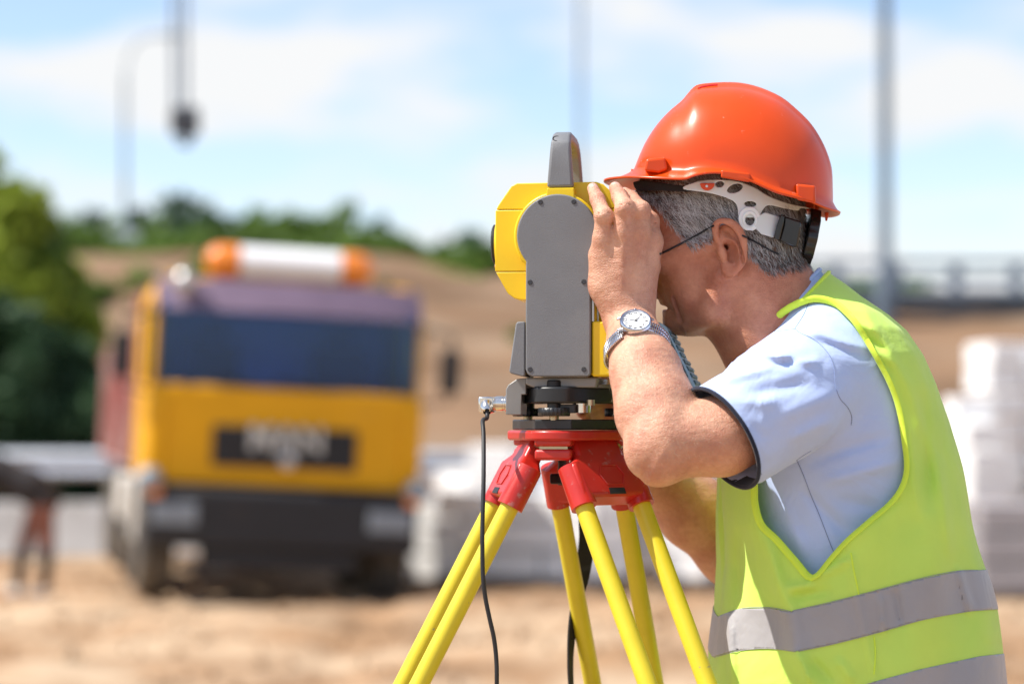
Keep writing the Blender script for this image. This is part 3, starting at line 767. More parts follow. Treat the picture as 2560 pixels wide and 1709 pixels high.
# ================================================================== TOTAL STATION, TRIBRACH, TRIPOD
M['ts_grey'] = pm('ts_grey', (0.17, 0.175, 0.185), 0.5, var=0.05, vs=25, bump=0.3, bs=1100, spec=0.4, dirt=(0.23, 0.225, 0.215), dirt_s=9, dirt_lo=0.5, dirt_hi=0.9)
M['ts_grey2'] = pm('ts_grey2', (0.24, 0.235, 0.225), 0.45, var=0.10, vs=30, bump=0.15, bs=900, metal=0.3)
M['ts_yellow'] = pm('ts_yellow', (0.80, 0.54, 0.006), 0.38, var=0.04, vs=15, bump=0.06, bs=900, spec=0.5)
M['ts_teal'] = pm('ts_teal', (0.26, 0.36, 0.38), 0.5, var=0.06, vs=20)
M['ts_tealdark'] = pm('ts_tealdark', (0.035, 0.075, 0.08), 0.4, var=0.1, vs=20)
M['black_an'] = pm('black_an', (0.016, 0.017, 0.019), 0.38, var=0.25, vs=40, spec=0.5)
M['rubber'] = pm('rubber', (0.012, 0.012, 0.014), 0.55, var=0.2, vs=60)
M['chrome'] = pm('chrome', (0.70, 0.67, 0.62), 0.18, metal=1.0, var=0.06, vs=80)
M['brass'] = pm('brass', (0.50, 0.42, 0.28), 0.35, metal=0.9, var=0.1, vs=60)
M['red_paint'] = pm('red_paint', (0.47, 0.018, 0.010), 0.36, var=0.1, vs=30, coat=0.12, bump=0.05, bs=500, dirt=(0.40, 0.20, 0.17), dirt_s=50, dirt_lo=0.61, dirt_hi=0.72)
M['red_dome'] = pm('red_dome', (0.60, 0.015, 0.015), 0.25, var=0.05)
M['tube_yellow'] = pm('tube_yellow', (0.66, 0.54, 0.022), 0.40, var=0.05, vs=25, bump=0.08, bs=600, dirt=(0.30, 0.27, 0.16), dirt_s=34, dirt_lo=0.65, dirt_hi=0.69)
M['webbing'] = pm('webbing', (0.015, 0.013, 0.012), 0.85, var=0.3, vs=300, bump=0.5, bs=700)

YN = 2.975                                  # depth of the near side panel
TPX = W(1393, 587, YN)                      # tilting axis on the near panel
YAW = R(-7.5)
def TS(px, py, dy=0.0):
    """px,py on the plane of the near panel; dy metres behind it, in the instrument's own turned frame"""
    p = W(px, py, YN); d = Vector((p.x - TPX.x, dy, 0)); d.rotate(Matrix.Rotation(YAW, 3, 'Z'))
    return Vector((TPX.x + d.x, YN + d.y, p.z))
TSX = Matrix.Rotation(YAW, 3, 'Z') @ Vector((1, 0, 0)); TSY = Matrix.Rotation(YAW, 3, 'Z') @ Vector((0, 1, 0))
def tprism(poly, d0, d1): return MB().prism(poly, d0, d1, lambda u, v, y: TS(u, v, y))
station = thing('total_station', TS(1395, 968, 0.085), 'grey and yellow surveying total station on the red and yellow tripod', 'total station')
def arc(cx, cy, r, a0, a1, n): return [(cx + r*math.cos(R(a0 + (a1-a0)*i/n)), cy - r*math.sin(R(a0 + (a1-a0)*i/n))) for i in range(n+1)]

# near standard: grey cover plate on a yellow casting
plate = arc(1393, 587, 102, -36, 220, 40) + [(1314, 662), (1313, 922), (1319, 936), (1330, 941), (1470, 941), (1477, 936), (1477, 660)]
tprism(plate, 0.0, 0.012).build('cover_plate', M['ts_grey'], station, smooth=40, bevel=0.0018, seg=3)
cast = arc(1390, 587, 110, -36, 216, 36) + [(1322, 665), (1322, 936), (1490, 936), (1490, 660)]
tprism(cast, 0.013, 0.040).build('standard', M['ts_yellow'], station, smooth=40, bevel=0.002)
tprism(arc(1393, 587, 112, -36, 216, 36) + [(1320, 665), (1320, 936), (1486, 936), (1486, 660)], 0.128, 0.168).build('standard', M['ts_yellow'], station, smooth=40, bevel=0.002)
tprism([(1322, 806), (1560, 806), (1560, 938), (1322, 938)], 0.038, 0.132).build('alidade_base', M['ts_yellow'], station, smooth=40, bevel=0.002)
tprism([(1479.5, 803), (1552, 803), (1556, 812), (1556, 930), (1550, 941), (1479.5, 941)], 0.004, 0.036).build('side_block', M['ts_yellow'], station, smooth=40, bevel=0.0025, seg=3)
tprism([(1479, 655), (1484, 655), (1484, 803), (1479, 803)], 0.006, 0.02).build('trim_strip', M['silver'], station)
# battery wedge on the left
tprism([(1293, 803), (1311, 803), (1311, 937), (1306, 941), (1275, 933), (1271, 927), (1272, 921), (1288, 808)], 0.002, 0.10).build('battery_cover', M['ts_grey'], station, smooth=40, bevel=0.003, seg=3)
# telescope body: three yellow pieces divided by fine grooves, round objective at the left
def tele(poly, d0, d1, nm='telescope_shell'): return tprism(poly, d0, d1).build(nm, M['ts_yellow'], station, smooth=40, bevel=0.0011, seg=2)
tele([(1227, 517), (1560, 517), (1561, 672.5), (1226, 672.5)], 0.036, 0.128)
tele([(1229, 515.6), (1234, 505), (1268, 456), (1282, 449.5), (1484, 448.5), (1502, 455), (1522, 474), (1538, 500), (1545, 515.6)], 0.036, 0.128)
tele([(1228, 674), (1238, 692), (1258, 728), (1275, 741), (1292, 745), (1490, 745), (1515, 735), (1540, 700), (1550, 674)], 0.036, 0.128)
oc = TS(1226, 597, 0.082)
MB().lathe([(0.0, 0), (0.0245, 0.0), (0.0250, 0.0015), (0.0250, 0.0055), (0.022, 0.007), (0.018, 0.007), (0.017, 0.003), (0.0, 0.003)], oc - TSX*0.002, -TSX, n=40).build('objective_ring', M['rubber'], station, smooth=40)
MB().lathe([(0.026, 0), (0.028, -0.001), (0.0285, 0.002), (0.027, 0.004)], oc, -TSX, n=40).build('objective_bezel', M['ts_yellow'], station, smooth=40)
for (u, v) in ((1224, 655),): MB().lathe([(0.004, 0), (0.004, 0.003), (0.002, 0.004)], TS(u, v, 0.07), -TSX, n=12).build('guide_light', M['orange_lamp'], station, smooth=50)
# eyepiece and focusing ring towards the surveyor
ec = TS(1545, 590, 0.082)
MB().lathe([(0.026, 0), (0.026, 0.012), (0.020, 0.014), (0.020, 0.024), (0.0145, 0.026), (0.0145, 0.040), (0.010, 0.041), (0.0, 0.041)], ec, TSX, n=32).build('eyepiece', M['rubber'], station, smooth=40)
MB().lathe([(0.010, -0.004), (0.010, 0.008), (0.0085, 0.012), (0.004, 0.0145), (0.0, 0.015)], TS(1563, 508, 0.060), Vector((0.5, 0, 1)), n=24).build('sight_cap', M['red_dome'], station, smooth=60)
# carrying handle: arch from the near to the far standard
hp = [(0.020, 466, 33.5), (0.021, 420, 30), (0.022, 380, 27), (0.025, 355, 25), (0.034, 338, 23.5), (0.050, 331, 22.5), (0.082, 330, 22), (0.114, 331, 22.5), (0.130, 338, 23.5), (0.140, 355, 25), (0.143, 380, 27), (0.144, 420, 30), (0.145, 466, 33.5)]
hv, hf = [], []
for i, (d, v, hwid) in enumerate(hp):
    a0, a1 = hp[max(i-1, 0)], hp[min(i+1, len(hp)-1)]
    tg = Vector((a1[0]-a0[0], -(a1[1]-a0[1])/2032.0)).normalized(); nrm = Vector((-tg.y, tg.x))   # outward in the d/z plane
    th = 0.0125
    for sx in (-1, 1):
        for so in (1, -1):
            hv.append(TS(1397 + sx*hwid, v, d) + TSY*(nrm.x*th*so*0.5*1.0) + Vector((0, 0, nrm.y*th*so*0.5)))
n = len(hp)
for i in range(n-1):
    o_, p_ = 4*i, 4*(i+1)   # order: (-,out),(-,in),(+,out),(+,in)
    hf += [(o_, p_, p_+2, o_+2), (o_+1, o_+3, p_+3, p_+1), (o_, o_+1, p_+1, p_), (o_+2, p_+2, p_+3, o_+3)]
hf += [(0, 2, 3, 1), (4*(n-1), 4*(n-1)+1, 4*(n-1)+3, 4*(n-1)+2)]
h_ = obj('handle', hv, hf, M['ts_grey'], station, smooth=35, bevel=0.0035, seg=3)
tprism([(1364, 467.5), (1432, 467.5), (1434, 496), (1362, 496)], 0.012, 0.036).build('handle_foot', M['ts_yellow'], station, bevel=0.001)
tprism([(1364, 467.5), (1432, 467.5), (1434, 496), (1362, 496)], 0.132, 0.156).build('handle_foot', M['ts_yellow'], station, bevel=0.001)
MB().lathe([(0.0052, -0.002), (0.0052, 0.0006), (0.0040, 0.0006), (0.0040, -0.002)], TS(1386, 341, 0.0245), Vector((0, -0.72, 0.7)), n=20).build('bolt_hole', M['rubber'], station)
# countersunk screws in the cover plate
for (u, v) in ((1351, 505), (1435, 505), (1325, 705), (1460, 705), (1325, 923), (1460, 923)):
    c = TS(u, v, -0.0004)
    sc = MB().lathe([(0.0030, 0.001), (0.0030, -0.0002), (0.0024, -0.0004), (0.0024, 0.0008), (0.0, 0.0008)], c, TSY, n=16).build('screw', M['rubber'], station)
    MB().lathe([(0.0016, 0.0006), (0.0014, -0.0001), (0.0007, -0.0001), (0.0007, 0.0005), (0.0, 0.0005)], c, TSY, n=10).build('screw_head', M['dark_steel'], sc)
# keyboard unit, slanted towards the surveyor
kb = [(1552, 806), (1630, 803), (1650, 806), (1663, 817), (1738, 966), (1737, 982), (1722, 990), (1552, 941)]
key = tprism(kb, 0.012, 0.150).build('keyboard_unit', M['ts_teal'], station, smooth=40, bevel=0.003, seg=3)
tprism([(1655, 834), (1668, 832), (1720, 942), (1709, 951)], 0.0095, 0.0125).build('gasket', M['ts_tealdark'], station, bevel=0.0008)
a, b = Vector((1664, 820)), Vector((1737, 966)); dirn = (b - a).normalized(); nn = Vector((dirn.y, -dirn.x))
for i in range(8):
    for j in range(7):
        c = a + dirn * (10 + i * 19.5)
        if i in (3,) and j > 4: continue
        poly = [c + nn*(-1), c + nn*5.0, c + dirn*11 + nn*5.0, c + dirn*11 + nn*(-1)]
        tprism([(q.x, q.y) for q in poly], 0.018 + j*0.018, 0.030 + j*0.018).build('key', M['ts_tealdark'], station, bevel=0.0008, seg=1)
# lower axis housing and the bracket with the power socket
tprism([(1309, 942.5), (1492, 942.5), (1488, 968), (1330, 968), (1309, 960)], 0.014, 0.15).build('axis_housing', M['ts_grey2'], station, bevel=0.002)
br = [(1307, 943.5), (1286, 946), (1264, 961), (1258, 973), (1257.5, 1033), (1259, 1036), (1297, 1036.5), (1298, 985), (1309, 985), (1309, 943.5)]
tprism(br, 0.020, 0.075).build('socket_bracket', M['ts_grey2'], station, smooth=40, bevel=0.002)

# connector + cable: a thing of its own
cc = TS(1257, 1008, 0.045)
cable = thing('power_cable', TS(1206, 1012, 0.045), 'black cable with silver angled plug hanging from the grey instrument base', 'cable')
MB().lathe([(0.0105, 0.0), (0.0105, 0.003), (0.0088, 0.004), (0.0088, 0.006), (0.0095, 0.0065), (0.0095, 0.015), (0.0085, 0.016), (0.0085, 0.020), (0.0, 0.020)], cc, -TSX, n=28).build('coupling_ring', M['chrome'], cable, smooth=30)
for k in range(20):
    pass
bx_ = TS(1203, 1011, 0.045)
MB().box(bx_, (0.0195, 0.019, 0.0205), Matrix.Rotation(YAW, 3, 'Z')).build('plug_body', M['chrome'], cable, bevel=0.002, seg=2, smooth=40)
dn = Vector((0, -0.80, -0.6)).normalized()
MB().lathe([(0.0085, 0.002), (0.0085, 0.010), (0.0068, 0.014), (0.0050, 0.016), (0.0045, 0.013), (0.0, 0.013)], bx_ + Vector((0, -0.004, 0.001)), dn, n=24).build('plug_nose', M['chrome'], cable, smooth=30)
cs = bx_ + Vector((0, -0.004, 0.001)) + dn*0.012
pts = [cs, cs + dn*0.010 + Vector((0, 0, -0.004))]
for (u, v, y) in ((1207, 1052, 2.985), (1209, 1090, 2.965), (1209, 1200, 2.93), (1206, 1320, 2.915), (1207, 1430, 2.91), (1213, 1490, 2.91), (1224, 1545, 2.91), (1235, 1595, 2.91), (1241, 1650, 2.91), (1242, 1709, 2.91), (1241, 1800, 2.92), (1232, 2100, 2.95), (1228, 2700, 3.02), (1235, 3500, 3.1)):
    pts.append(W(u, v, y))
pts.append(Vector((pts[-1].x + 0.05, 3.1, 0.02))); pts.append(Vector((pts[-1].x + 0.5, 3.3, 0.012)))
MB().tube([Vector(p) for p in spline(pts, 8)], 0.0027, 14).build('lead', M['rubber'], cable, smooth=60)

# ------------------------------------------------------------------ tribrach
TC = TS(1400, 1000, 0.085)            # vertical axis
def zed(py): return CZ - (py - HZ) * 3.0 / FPX
tri = thing('tribrach', (TC.x, TC.y, zed(1076)), 'black levelling tribrach with three knurled foot screws under the instrument', 'tribrach')
def rounded_tri(rad, cut, a0, n=10):
    out = []
    for k in range(3):
        a = a0 + 120*k
        for i in range(n+1):
            t = a - 34 + 68*i/n; out.append((rad*math.cos(R(a)) *0.62 + cut*math.cos(R(t*1.0)), rad*math.sin(R(a))*0.62 + cut*math.sin(R(t))))
    return out
A0 = -105
def plan(poly, z0, z1): return MB().prism(poly, z0, z1, lambda u, v, y: (TC.x + u, TC.y + v, y))
plan(rounded_tri(0.075, 0.040, A0), zed(1008), zed(967)).build('upper_plate', M['black_an'], tri, smooth=35, bevel=0.0025, seg=3)
plan([(0.069*math.cos(R(a)), 0.069*math.sin(R(a))) for a in np.arange(0, 360, 10)], zed(969), zed(960)).build('collar', M['ts_grey2'], tri, smooth=35)
for k in range(3):
    a = R(A0 + 120*k); cx, cy = TC.x + 0.070*math.cos(a), TC.y + 0.070*math.sin(a)
    kn = []
    for i in range(48):
        t = 2*math.pi*i/48; r = 0.0205 if i % 2 else 0.0194; kn.append((cx + r*math.cos(t), cy + r*math.sin(t)))
    mb = MB().prism(kn, zed(1040), zed(1019), lambda u, v, y: (u, v, y)); mb.build('foot_screw', M['black_an'], tri, smooth=20, bevel=0.0012, seg=1)
    MB().lathe([(0.0085, zed(1019)), (0.0085, zed(1006))], (cx, cy, 0), n=20).build('screw_stem', M['black_an'], tri, smooth=40)
    MB().lathe([(0.0060, zed(1050)), (0.0060, zed(1038))], (cx, cy, 0), n=20).build('screw_foot', M['brass'], tri, smooth=40)
    MB().lathe([(0.0088, zed(969)), (0.0088, zed(953)), (0.0070, zed(950)), (0.0, zed(950))], (cx, cy, 0), n=20).build('screw_cap', M['rubber'], tri, smooth=40)
MB().box(TS(1416, 1021, 0.018), (0.019, 0.012, 0.0108), Matrix.Rotation(YAW, 3, 'Z')).build('clamp_box', M['black_an'], tri, bevel=0.001)
MB().lathe([(0.0115, 0), (0.0115, 0.0115)], TS(1448, 1031, 0.030), (0, 0, 1), n=24).build('vial_housing', M['chrome'], tri, smooth=40)
MB().lathe([(0.005, 0), (0.005, 0.007)], TS(1474, 1013, 0.016), (0, 0, 1), n=14).build('lock_pin', M['brass'], tri, smooth=40)
oct_ = []
for k in range(3):
    a = A0 + 120*k
    for d in (-17, 17): oct_.append((0.079*math.cos(R(a+d)), 0.079*math.sin(R(a+d))))
plan(oct_, zed(1074), zed(1048)).build('base_plate', M['black_an'], tri, bevel=0.0015, seg=2)

# ------------------------------------------------------------------ tripod
tripod = thing('surveying_tripod', (TC.x, TC.y, 0.0), 'surveying tripod with red head and yellow twin-tube legs under the instrument', 'tripod')
hd = []
for k in range(3):
    a = A0 + 120*k
    for d, r in ((-26, 0.080), (-13, 0.086), (0, 0.088), (13, 0.086), (26, 0.080), (60, 0.062)): hd.append((r*math.cos(R(a+d)), r*math.sin(R(a+d))))
ring_in = [(0.045*math.cos(R(t)), 0.045*math.sin(R(t))) for t in range(0, 360, 20)]
plan(hd, zed(1101), zed(1075.5)).build('head_plate', M['red_paint'], tripod, bevel=0.003, seg=3, smooth=40)
def leg(az, tilt, label_dir, spread, ztop=None):
    """one leg: hinge lugs under the head, red clamp, two yellow tubes down to the sand"""
    d = Vector((math.cos(R(az)), math.sin(R(az)), 0)); s = Vector((-d.y, d.x, 0))
    hz = zed(1120); hinge = Vector((TC.x, TC.y, 0)) + d*0.047; hinge.z = hz
    dn = (d*math.sin(R(tilt)) - Vector((0, 0, 1))*math.cos(R(tilt)))
    nrm = (d*math.cos(R(tilt)) + Vector((0, 0, 1))*math.sin(R(tilt)))           # outward face of the leg
    # hinge neck and clamp: wide red casting
    mb = MB()
    def ring(t, half, th): return [hinge + dn*t + s*(half*a) + nrm*(th*b) for a, b in ((-1,-1),(1,-1),(1,1),(-1,1))]
    sec = [(-0.012, spread*0.75, 0.011), (0.016, spread*0.82, 0.012), (0.026, spread + 0.006, 0.0150), (0.030, spread + 0.0100, 0.0160), (0.074, spread + 0.0100, 0.0160)]
    vs = [p for c in sec for p in ring(*c)]
    fs = [(0, 3, 2, 1)] + [(4*i+a, 4*i+(a+1) % 4, 4*i+4+(a+1) % 4, 4*i+4+a) for i in range(len(sec)-1) for a in range(4)] + [(4*len(sec)-4, 4*len(sec)-3, 4*len(sec)-2, 4*len(sec)-1)]
    mb.add(vs, fs); cl = mb.build('leg_clamp', M['red_paint'], tripod, bevel=0.005, seg=3, smooth=45)
    # raised hexagon outline, cut-out and rating plate on the outer face
    hexo = [(0.033, -0.013), (0.033, 0.013), (0.046, 0.020), (0.059, 0.013), (0.059, -0.013), (0.046, -0.020)]
    for i in range(6):
        p, q = hexo[i], hexo[(i+1) % 6]
        MB().tube([hinge + dn*p[0] + s*p[1] + nrm*0.0166, hinge + dn*q[0] + s*q[1] + nrm*0.0166], 0.0008, 5).build('raised_rib', M['red_paint'], cl)
    MB().box(hinge + dn*0.068 + nrm*0.0150, (0.026, 0.008, 0.0030), Matrix((s, dn, nrm)).transposed()).build('slot', M['rubber'], cl)
    for sg in (-1, 1):
        top = hinge + dn*0.050 + s*(sg*spread)
        L = (top.z + 0.03) / -dn.z
        mbt = MB().tube([top, top + dn*(L*0.55), top + dn*L], 0.0118, 20); mbt.build('leg_tube', M['tube_yellow'], tripod, smooth=60)
        # round red socket that takes the tube
        MB().tube([hinge + dn*0.027 + s*(sg*spread), hinge + dn*0.082 + s*(sg*spread)], [0.0160, 0.0168], 20).build('tube_socket', M['red_paint'], cl, smooth=40)
    ft = hinge + dn*((hinge.z) / -dn.z)
    MB().lathe([(0.028, 0.10), (0.028, 0.05), (0.012, 0.02), (0.002, -0.05)], ft, (0, 0, 1), n=16).build('foot_spike', M['dark_steel'], tripod, smooth=40)
    # hinge bolt
    MB().tube([hinge - s*0.045 + Vector((0, 0, 0.004)), hinge + s*0.045 + Vector((0, 0, 0.004))], 0.0045, 12).build('hinge_bolt', M['brass'], tripod, smooth=40)
LEGS = [(194, 27.8, 'left', 0.040), (-50, 28.6, 'near', 0.048), (66, 25, 'far', 0.045)]
for a in LEGS: leg(*a)
# lugs that carry the hinges between the legs
for k, am in enumerate((-105, 10, 131)):
    d = Vector((math.cos(R(am)), math.sin(R(am)), 0)); s = Vector((-d.y, d.x, 0)); c = Vector((TC.x, TC.y, 0)) + d*0.056
    RM = Matrix((d, s, Vector((0, 0, 1)))).transposed()
    MB().box((c.x, c.y, zed(1103)), (0.045, 0.047, (1115-1091)/2015), RM).build('head_lug', M['red_paint'], tripod, bevel=0.003, seg=3, smooth=40)
    MB().box((c.x, c.y, zed(1119.5)), (0.034, 0.036, 0.0045), RM).build('lug_spacer', M['brass'], tripod)
    MB().box((c.x, c.y, zed(1136)), (0.045, 0.047, (1150-1122)/2015), RM).build('lower_lug', M['red_paint'], tripod, bevel=0.004, seg=3, smooth=40)
    MB().lathe([(0.008, zed(1166)), (0.008, zed(1149))], (c.x + s.x*0.02, c.y + s.y*0.02, 0), n=6).build('lug_bolt', M['chrome'], tripod)
MB().lathe([(0.012, zed(1215)), (0.012, zed(1095))], (TC.x, TC.y, 0), n=20).build('centre_screw', M['dark_steel'], tripod, smooth=40)
kn = [(0.024*math.cos(t)*(1 if i % 2 else 0.9), 0.024*math.sin(t)*(1 if i % 2 else 0.9)) for i, t in enumerate(np.linspace(0, 2*math.pi, 17)[:-1])]
plan(kn, zed(1212), zed(1186)).build('centre_knob', M['rubber'], tripod, bevel=0.002)
# carrying strap hanging behind the far leg
def ribbon(pts, w, th, side):
    P = [Vector(p) for p in spline(pts, 8)]; vs, fs = [], []
    for i, p in enumerate(P):
        f = i/(len(P)-1)*(len(side)-1); j = min(int(f), len(side)-2); sd = (Vector(side[j]).lerp(Vector(side[j+1]), f-j)).normalized()
        t = (P[min(i+1, len(P)-1)] - P[max(i-1, 0)]).normalized(); n = t.cross(sd).normalized()
        vs += [p - sd*w - n*th, p + sd*w - n*th, p + sd*w + n*th, p - sd*w + n*th]
    for i in range(len(P)-1):
        for a in range(4): fs.append((4*i+a, 4*i+(a+1) % 4, 4*i+4+(a+1) % 4, 4*i+4+a))
    fs += [(0, 1, 2, 3), (4*len(P)-1, 4*len(P)-2, 4*len(P)-3, 4*len(P)-4)]
    b = MB(); b.add(vs, fs); return b
YS = 3.22
ribbon([W(1462, 1240, YS), W(1464, 1290, YS), W(1467, 1350, YS), W(1458, 1420, YS), W(1446, 1480, YS), W(1432, 1560, YS), W(1426, 1640, YS), W(1428, 1720, YS), W(1440, 1900, YS), W(1462, 2200, YS)],
       0.0105, 0.0012, [(0.2, 1, 0), (1, 0.3, 0), (1, 0.1, 0), (0.6, 0.8, 0), (0.35, 1, 0), (0.25, 1, 0), (0.3, 1, 0)]).build('strap', M['webbing'], tripod, smooth=40)
# ================================================================== SURVEYOR
def skin_mat():
    m = bpy.data.materials.new('skin'); m.use_nodes = True; n, l = m.node_tree.nodes, m.node_tree.links; b = n['Principled BSDF']
    tc = n.new('ShaderNodeTexCoord')
    def noise(s, d=4, r=0.55):
        t = n.new('ShaderNodeTexNoise'); t.inputs['Scale'].default_value = s; t.inputs['Detail'].default_value = d; t.inputs['Roughness'].default_value = r
        l.new(tc.outputs['Object'], t.inputs['Vector']); return t
    big, fine = noise(28), noise(160, 3, 0.7)
    at_ = n.new('ShaderNodeAttribute'); at_.attribute_name = 'tan'
    c1 = n.new('ShaderNodeMixRGB'); c1.inputs[1].default_value = (0.60, 0.355, 0.25, 1); c1.inputs[2].default_value = (0.575, 0.27, 0.165, 1)
    l.new(at_.outputs['Fac'], c1.inputs[0])
    rp = n.new('ShaderNodeValToRGB'); rp.color_ramp.elements[0].position = 0.35; rp.color_ramp.elements[1].position = 0.7
    rp.color_ramp.elements[0].color = (1.10, 1.06, 1.02, 1); rp.color_ramp.elements[1].color = (0.84, 0.66, 0.62, 1)
    l.new(big.outputs['Fac'], rp.inputs['Fac'])
    m1 = n.new('ShaderNodeMixRGB'); m1.blend_type = 'MULTIPLY'; m1.inputs[0].default_value = 1
    l.new(c1.outputs[0], m1.inputs[1]); l.new(rp.outputs[0], m1.inputs[2])
    rp2 = n.new('ShaderNodeValToRGB'); rp2.color_ramp.elements[0].position = 0.32; rp2.color_ramp.elements[1].position = 0.62
    rp2.color_ramp.elements[0].color = (0.80, 0.70, 0.66, 1); rp2.color_ramp.elements[1].color = (1.05, 1.03, 1.02, 1)
    l.new(fine.outputs['Fac'], rp2.inputs['Fac'])
    m2 = n.new('ShaderNodeMixRGB'); m2.blend_type = 'MULTIPLY'; m2.inputs[0].default_value = 0.45
    l.new(m1.outputs[0], m2.inputs[1]); l.new(rp2.outputs[0], m2.inputs[2])
    # grey-brown stubble shadow where hair grows short
    at2 = n.new('ShaderNodeAttribute'); at2.attribute_name = 'scalp'
    m3 = n.new('ShaderNodeMixRGB'); m3.inputs[2].default_value = (0.055, 0.038, 0.030, 1)
    l.new(at2.outputs['Fac'], m3.inputs[0]); l.new(m2.outputs[0], m3.inputs[1])
    at3 = n.new('ShaderNodeAttribute'); at3.attribute_name = 'nail'
    m4 = n.new('ShaderNodeMixRGB'); m4.inputs[2].default_value = (0.60, 0.38, 0.31, 1)
    l.new(at3.outputs['Fac'], m4.inputs[0]); l.new(m3.outputs[0], m4.inputs[1])
    l.new(m4.outputs[0], b.inputs['Base Color'])
    b.inputs['Roughness'].default_value = 0.48; b.inputs['Specular IOR Level'].default_value = 0.45
    b.inputs['Subsurface Weight'].default_value = 0.25; b.inputs['Subsurface Radius'].default_value = (1.0, 0.35, 0.18); b.inputs['Subsurface Scale'].default_value = 0.006
    # skin grain: cracked wrinkle network + pores
    vo = n.new('ShaderNodeTexVoronoi'); vo.feature = 'DISTANCE_TO_EDGE'; vo.inputs['Scale'].default_value = 330
    mpv = n.new('ShaderNodeMapping'); mpv.inputs['Scale'].default_value = (1, 1, 1.7)
    l.new(tc.outputs['Object'], mpv.inputs['Vector']); l.new(mpv.outputs[0], vo.inputs['Vector'])
    mul = n.new('ShaderNodeMath'); mul.operation = 'MULTIPLY'; mul.inputs[1].default_value = 0.35
    l.new(vo.outputs['Distance'], mul.inputs[0])
    wr = noise(46, 6, 0.62); wm = n.new('ShaderNodeMapping'); wm.inputs['Scale'].default_value = (1, 1, 2.1); l.new(tc.outputs['Object'], wm.inputs['Vector']); l.new(wm.outputs[0], wr.inputs['Vector'])
    add = n.new('ShaderNodeMath'); add.operation = 'ADD'
    l.new(mul.outputs[0], add.inputs[0]); l.new(wr.outputs['Fac'], add.inputs[1])
    bp = n.new('ShaderNodeBump'); bp.inputs['Strength'].default_value = 0.68; bp.inputs['Distance'].default_value = 0.0042
    l.new(add.outputs[0], bp.inputs['Height']); l.new(bp.outputs[0], b.inputs['Normal'])
    return m
M['skin'] = skin_mat()

def cloth_mat(name, col, rough=0.85, var=0.05, trans=0.0, weave=900, fold=0.35, sheen=0.2):
    m = pm(name, col, rough, var=var, vs=14, trans=trans, spec=0.2)
    n, l = m.node_tree.nodes, m.node_tree.links; b = n['Principled BSDF']; b.inputs['Sheen Weight'].default_value = sheen
    tc = n.new('ShaderNodeTexCoord')
    w = n.new('ShaderNodeTexNoise'); w.inputs['Scale'].default_value = weave; w.inputs['Detail'].default_value = 1; l.new(tc.outputs['Object'], w.inputs['Vector'])
    f = n.new('ShaderNodeTexNoise'); f.inputs['Scale'].default_value = 17; f.inputs['Detail'].default_value = 3; f.inputs['Distortion'].default_value = 0.7; l.new(tc.outputs['Object'], f.inputs['Vector'])
    b1 = n.new('ShaderNodeBump'); b1.inputs['Strength'].default_value = fold; b1.inputs['Distance'].default_value = 0.02; l.new(f.outputs['Fac'], b1.inputs['Height'])
    b2 = n.new('ShaderNodeBump'); b2.inputs['Strength'].default_value = 0.15; b2.inputs['Distance'].default_value = 0.0006; l.new(w.outputs['Fac'], b2.inputs['Height'])
    l.new(b1.outputs[0], b2.inputs['Normal']); l.new(b2.outputs[0], b.inputs['Normal'])
    return m
M['shirt'] = cloth_mat('shirt', (0.45, 0.56, 0.84), fold=0.22)
M['navy'] = cloth_mat('navy', (0.012, 0.016, 0.035), fold=0.1)
M['vest'] = cloth_mat('vest', (0.74, 1.0, 0.19), 0.6, trans=0.32, fold=0.16)
M['binding'] = cloth_mat('binding', (0.74, 0.98, 0.08), 0.6, trans=0.15, fold=0.1)
M['reflective'] = cloth_mat('reflective', (0.34, 0.33, 0.34), 0.42, weave=1400, fold=0.2)
M['trousers'] = cloth_mat('trousers', (0.05, 0.06, 0.09), fold=0.4)
M['thread'] = pm('thread', (0.20, 0.25, 0.40), 0.9)

# ------------------------------------------------------------------ head frame: mid-plane turned a little away from the camera
PSI = R(11); E0 = Vector(((1818 - 1280) * 3.06 / FPX, 3.06, 0))
eF = np.array([-math.cos(PSI), math.sin(PSI), 0]); eL = np.array([-math.sin(PSI), -math.cos(PSI), 0]); eU = np.array([0, 0, 1.0])
def Hq(px, s):
    t = (px - 1280) / FPX
    return (t * (E0.y + s*eL[1]) - E0.x - s*eL[0]) / (eF[0] - t*eF[1])
def H(px, py, s=0.0, sgn=1):
    """head point that shows at px,py when s metres left (towards the camera) of the mid-plane; sgn=-1 mirrors it"""
    q = Hq(px, s); P = np.array([E0.x, E0.y, 0]) + q*eF + s*eL
    z = CZ - (py - HZ) * P[1] / FPX
    P = np.array([E0.x, E0.y, 0]) + q*eF + sgn*s*eL; P[2] = z
    return P
HM = np.stack([eF, eL, eU], 1)
def tilt(deg):
    a = R(deg); f = eF*math.cos(a) - eU*math.sin(a); u = eF*math.sin(a) + eU*math.cos(a); return np.stack([f, eL, u], 1)

B = SDF()
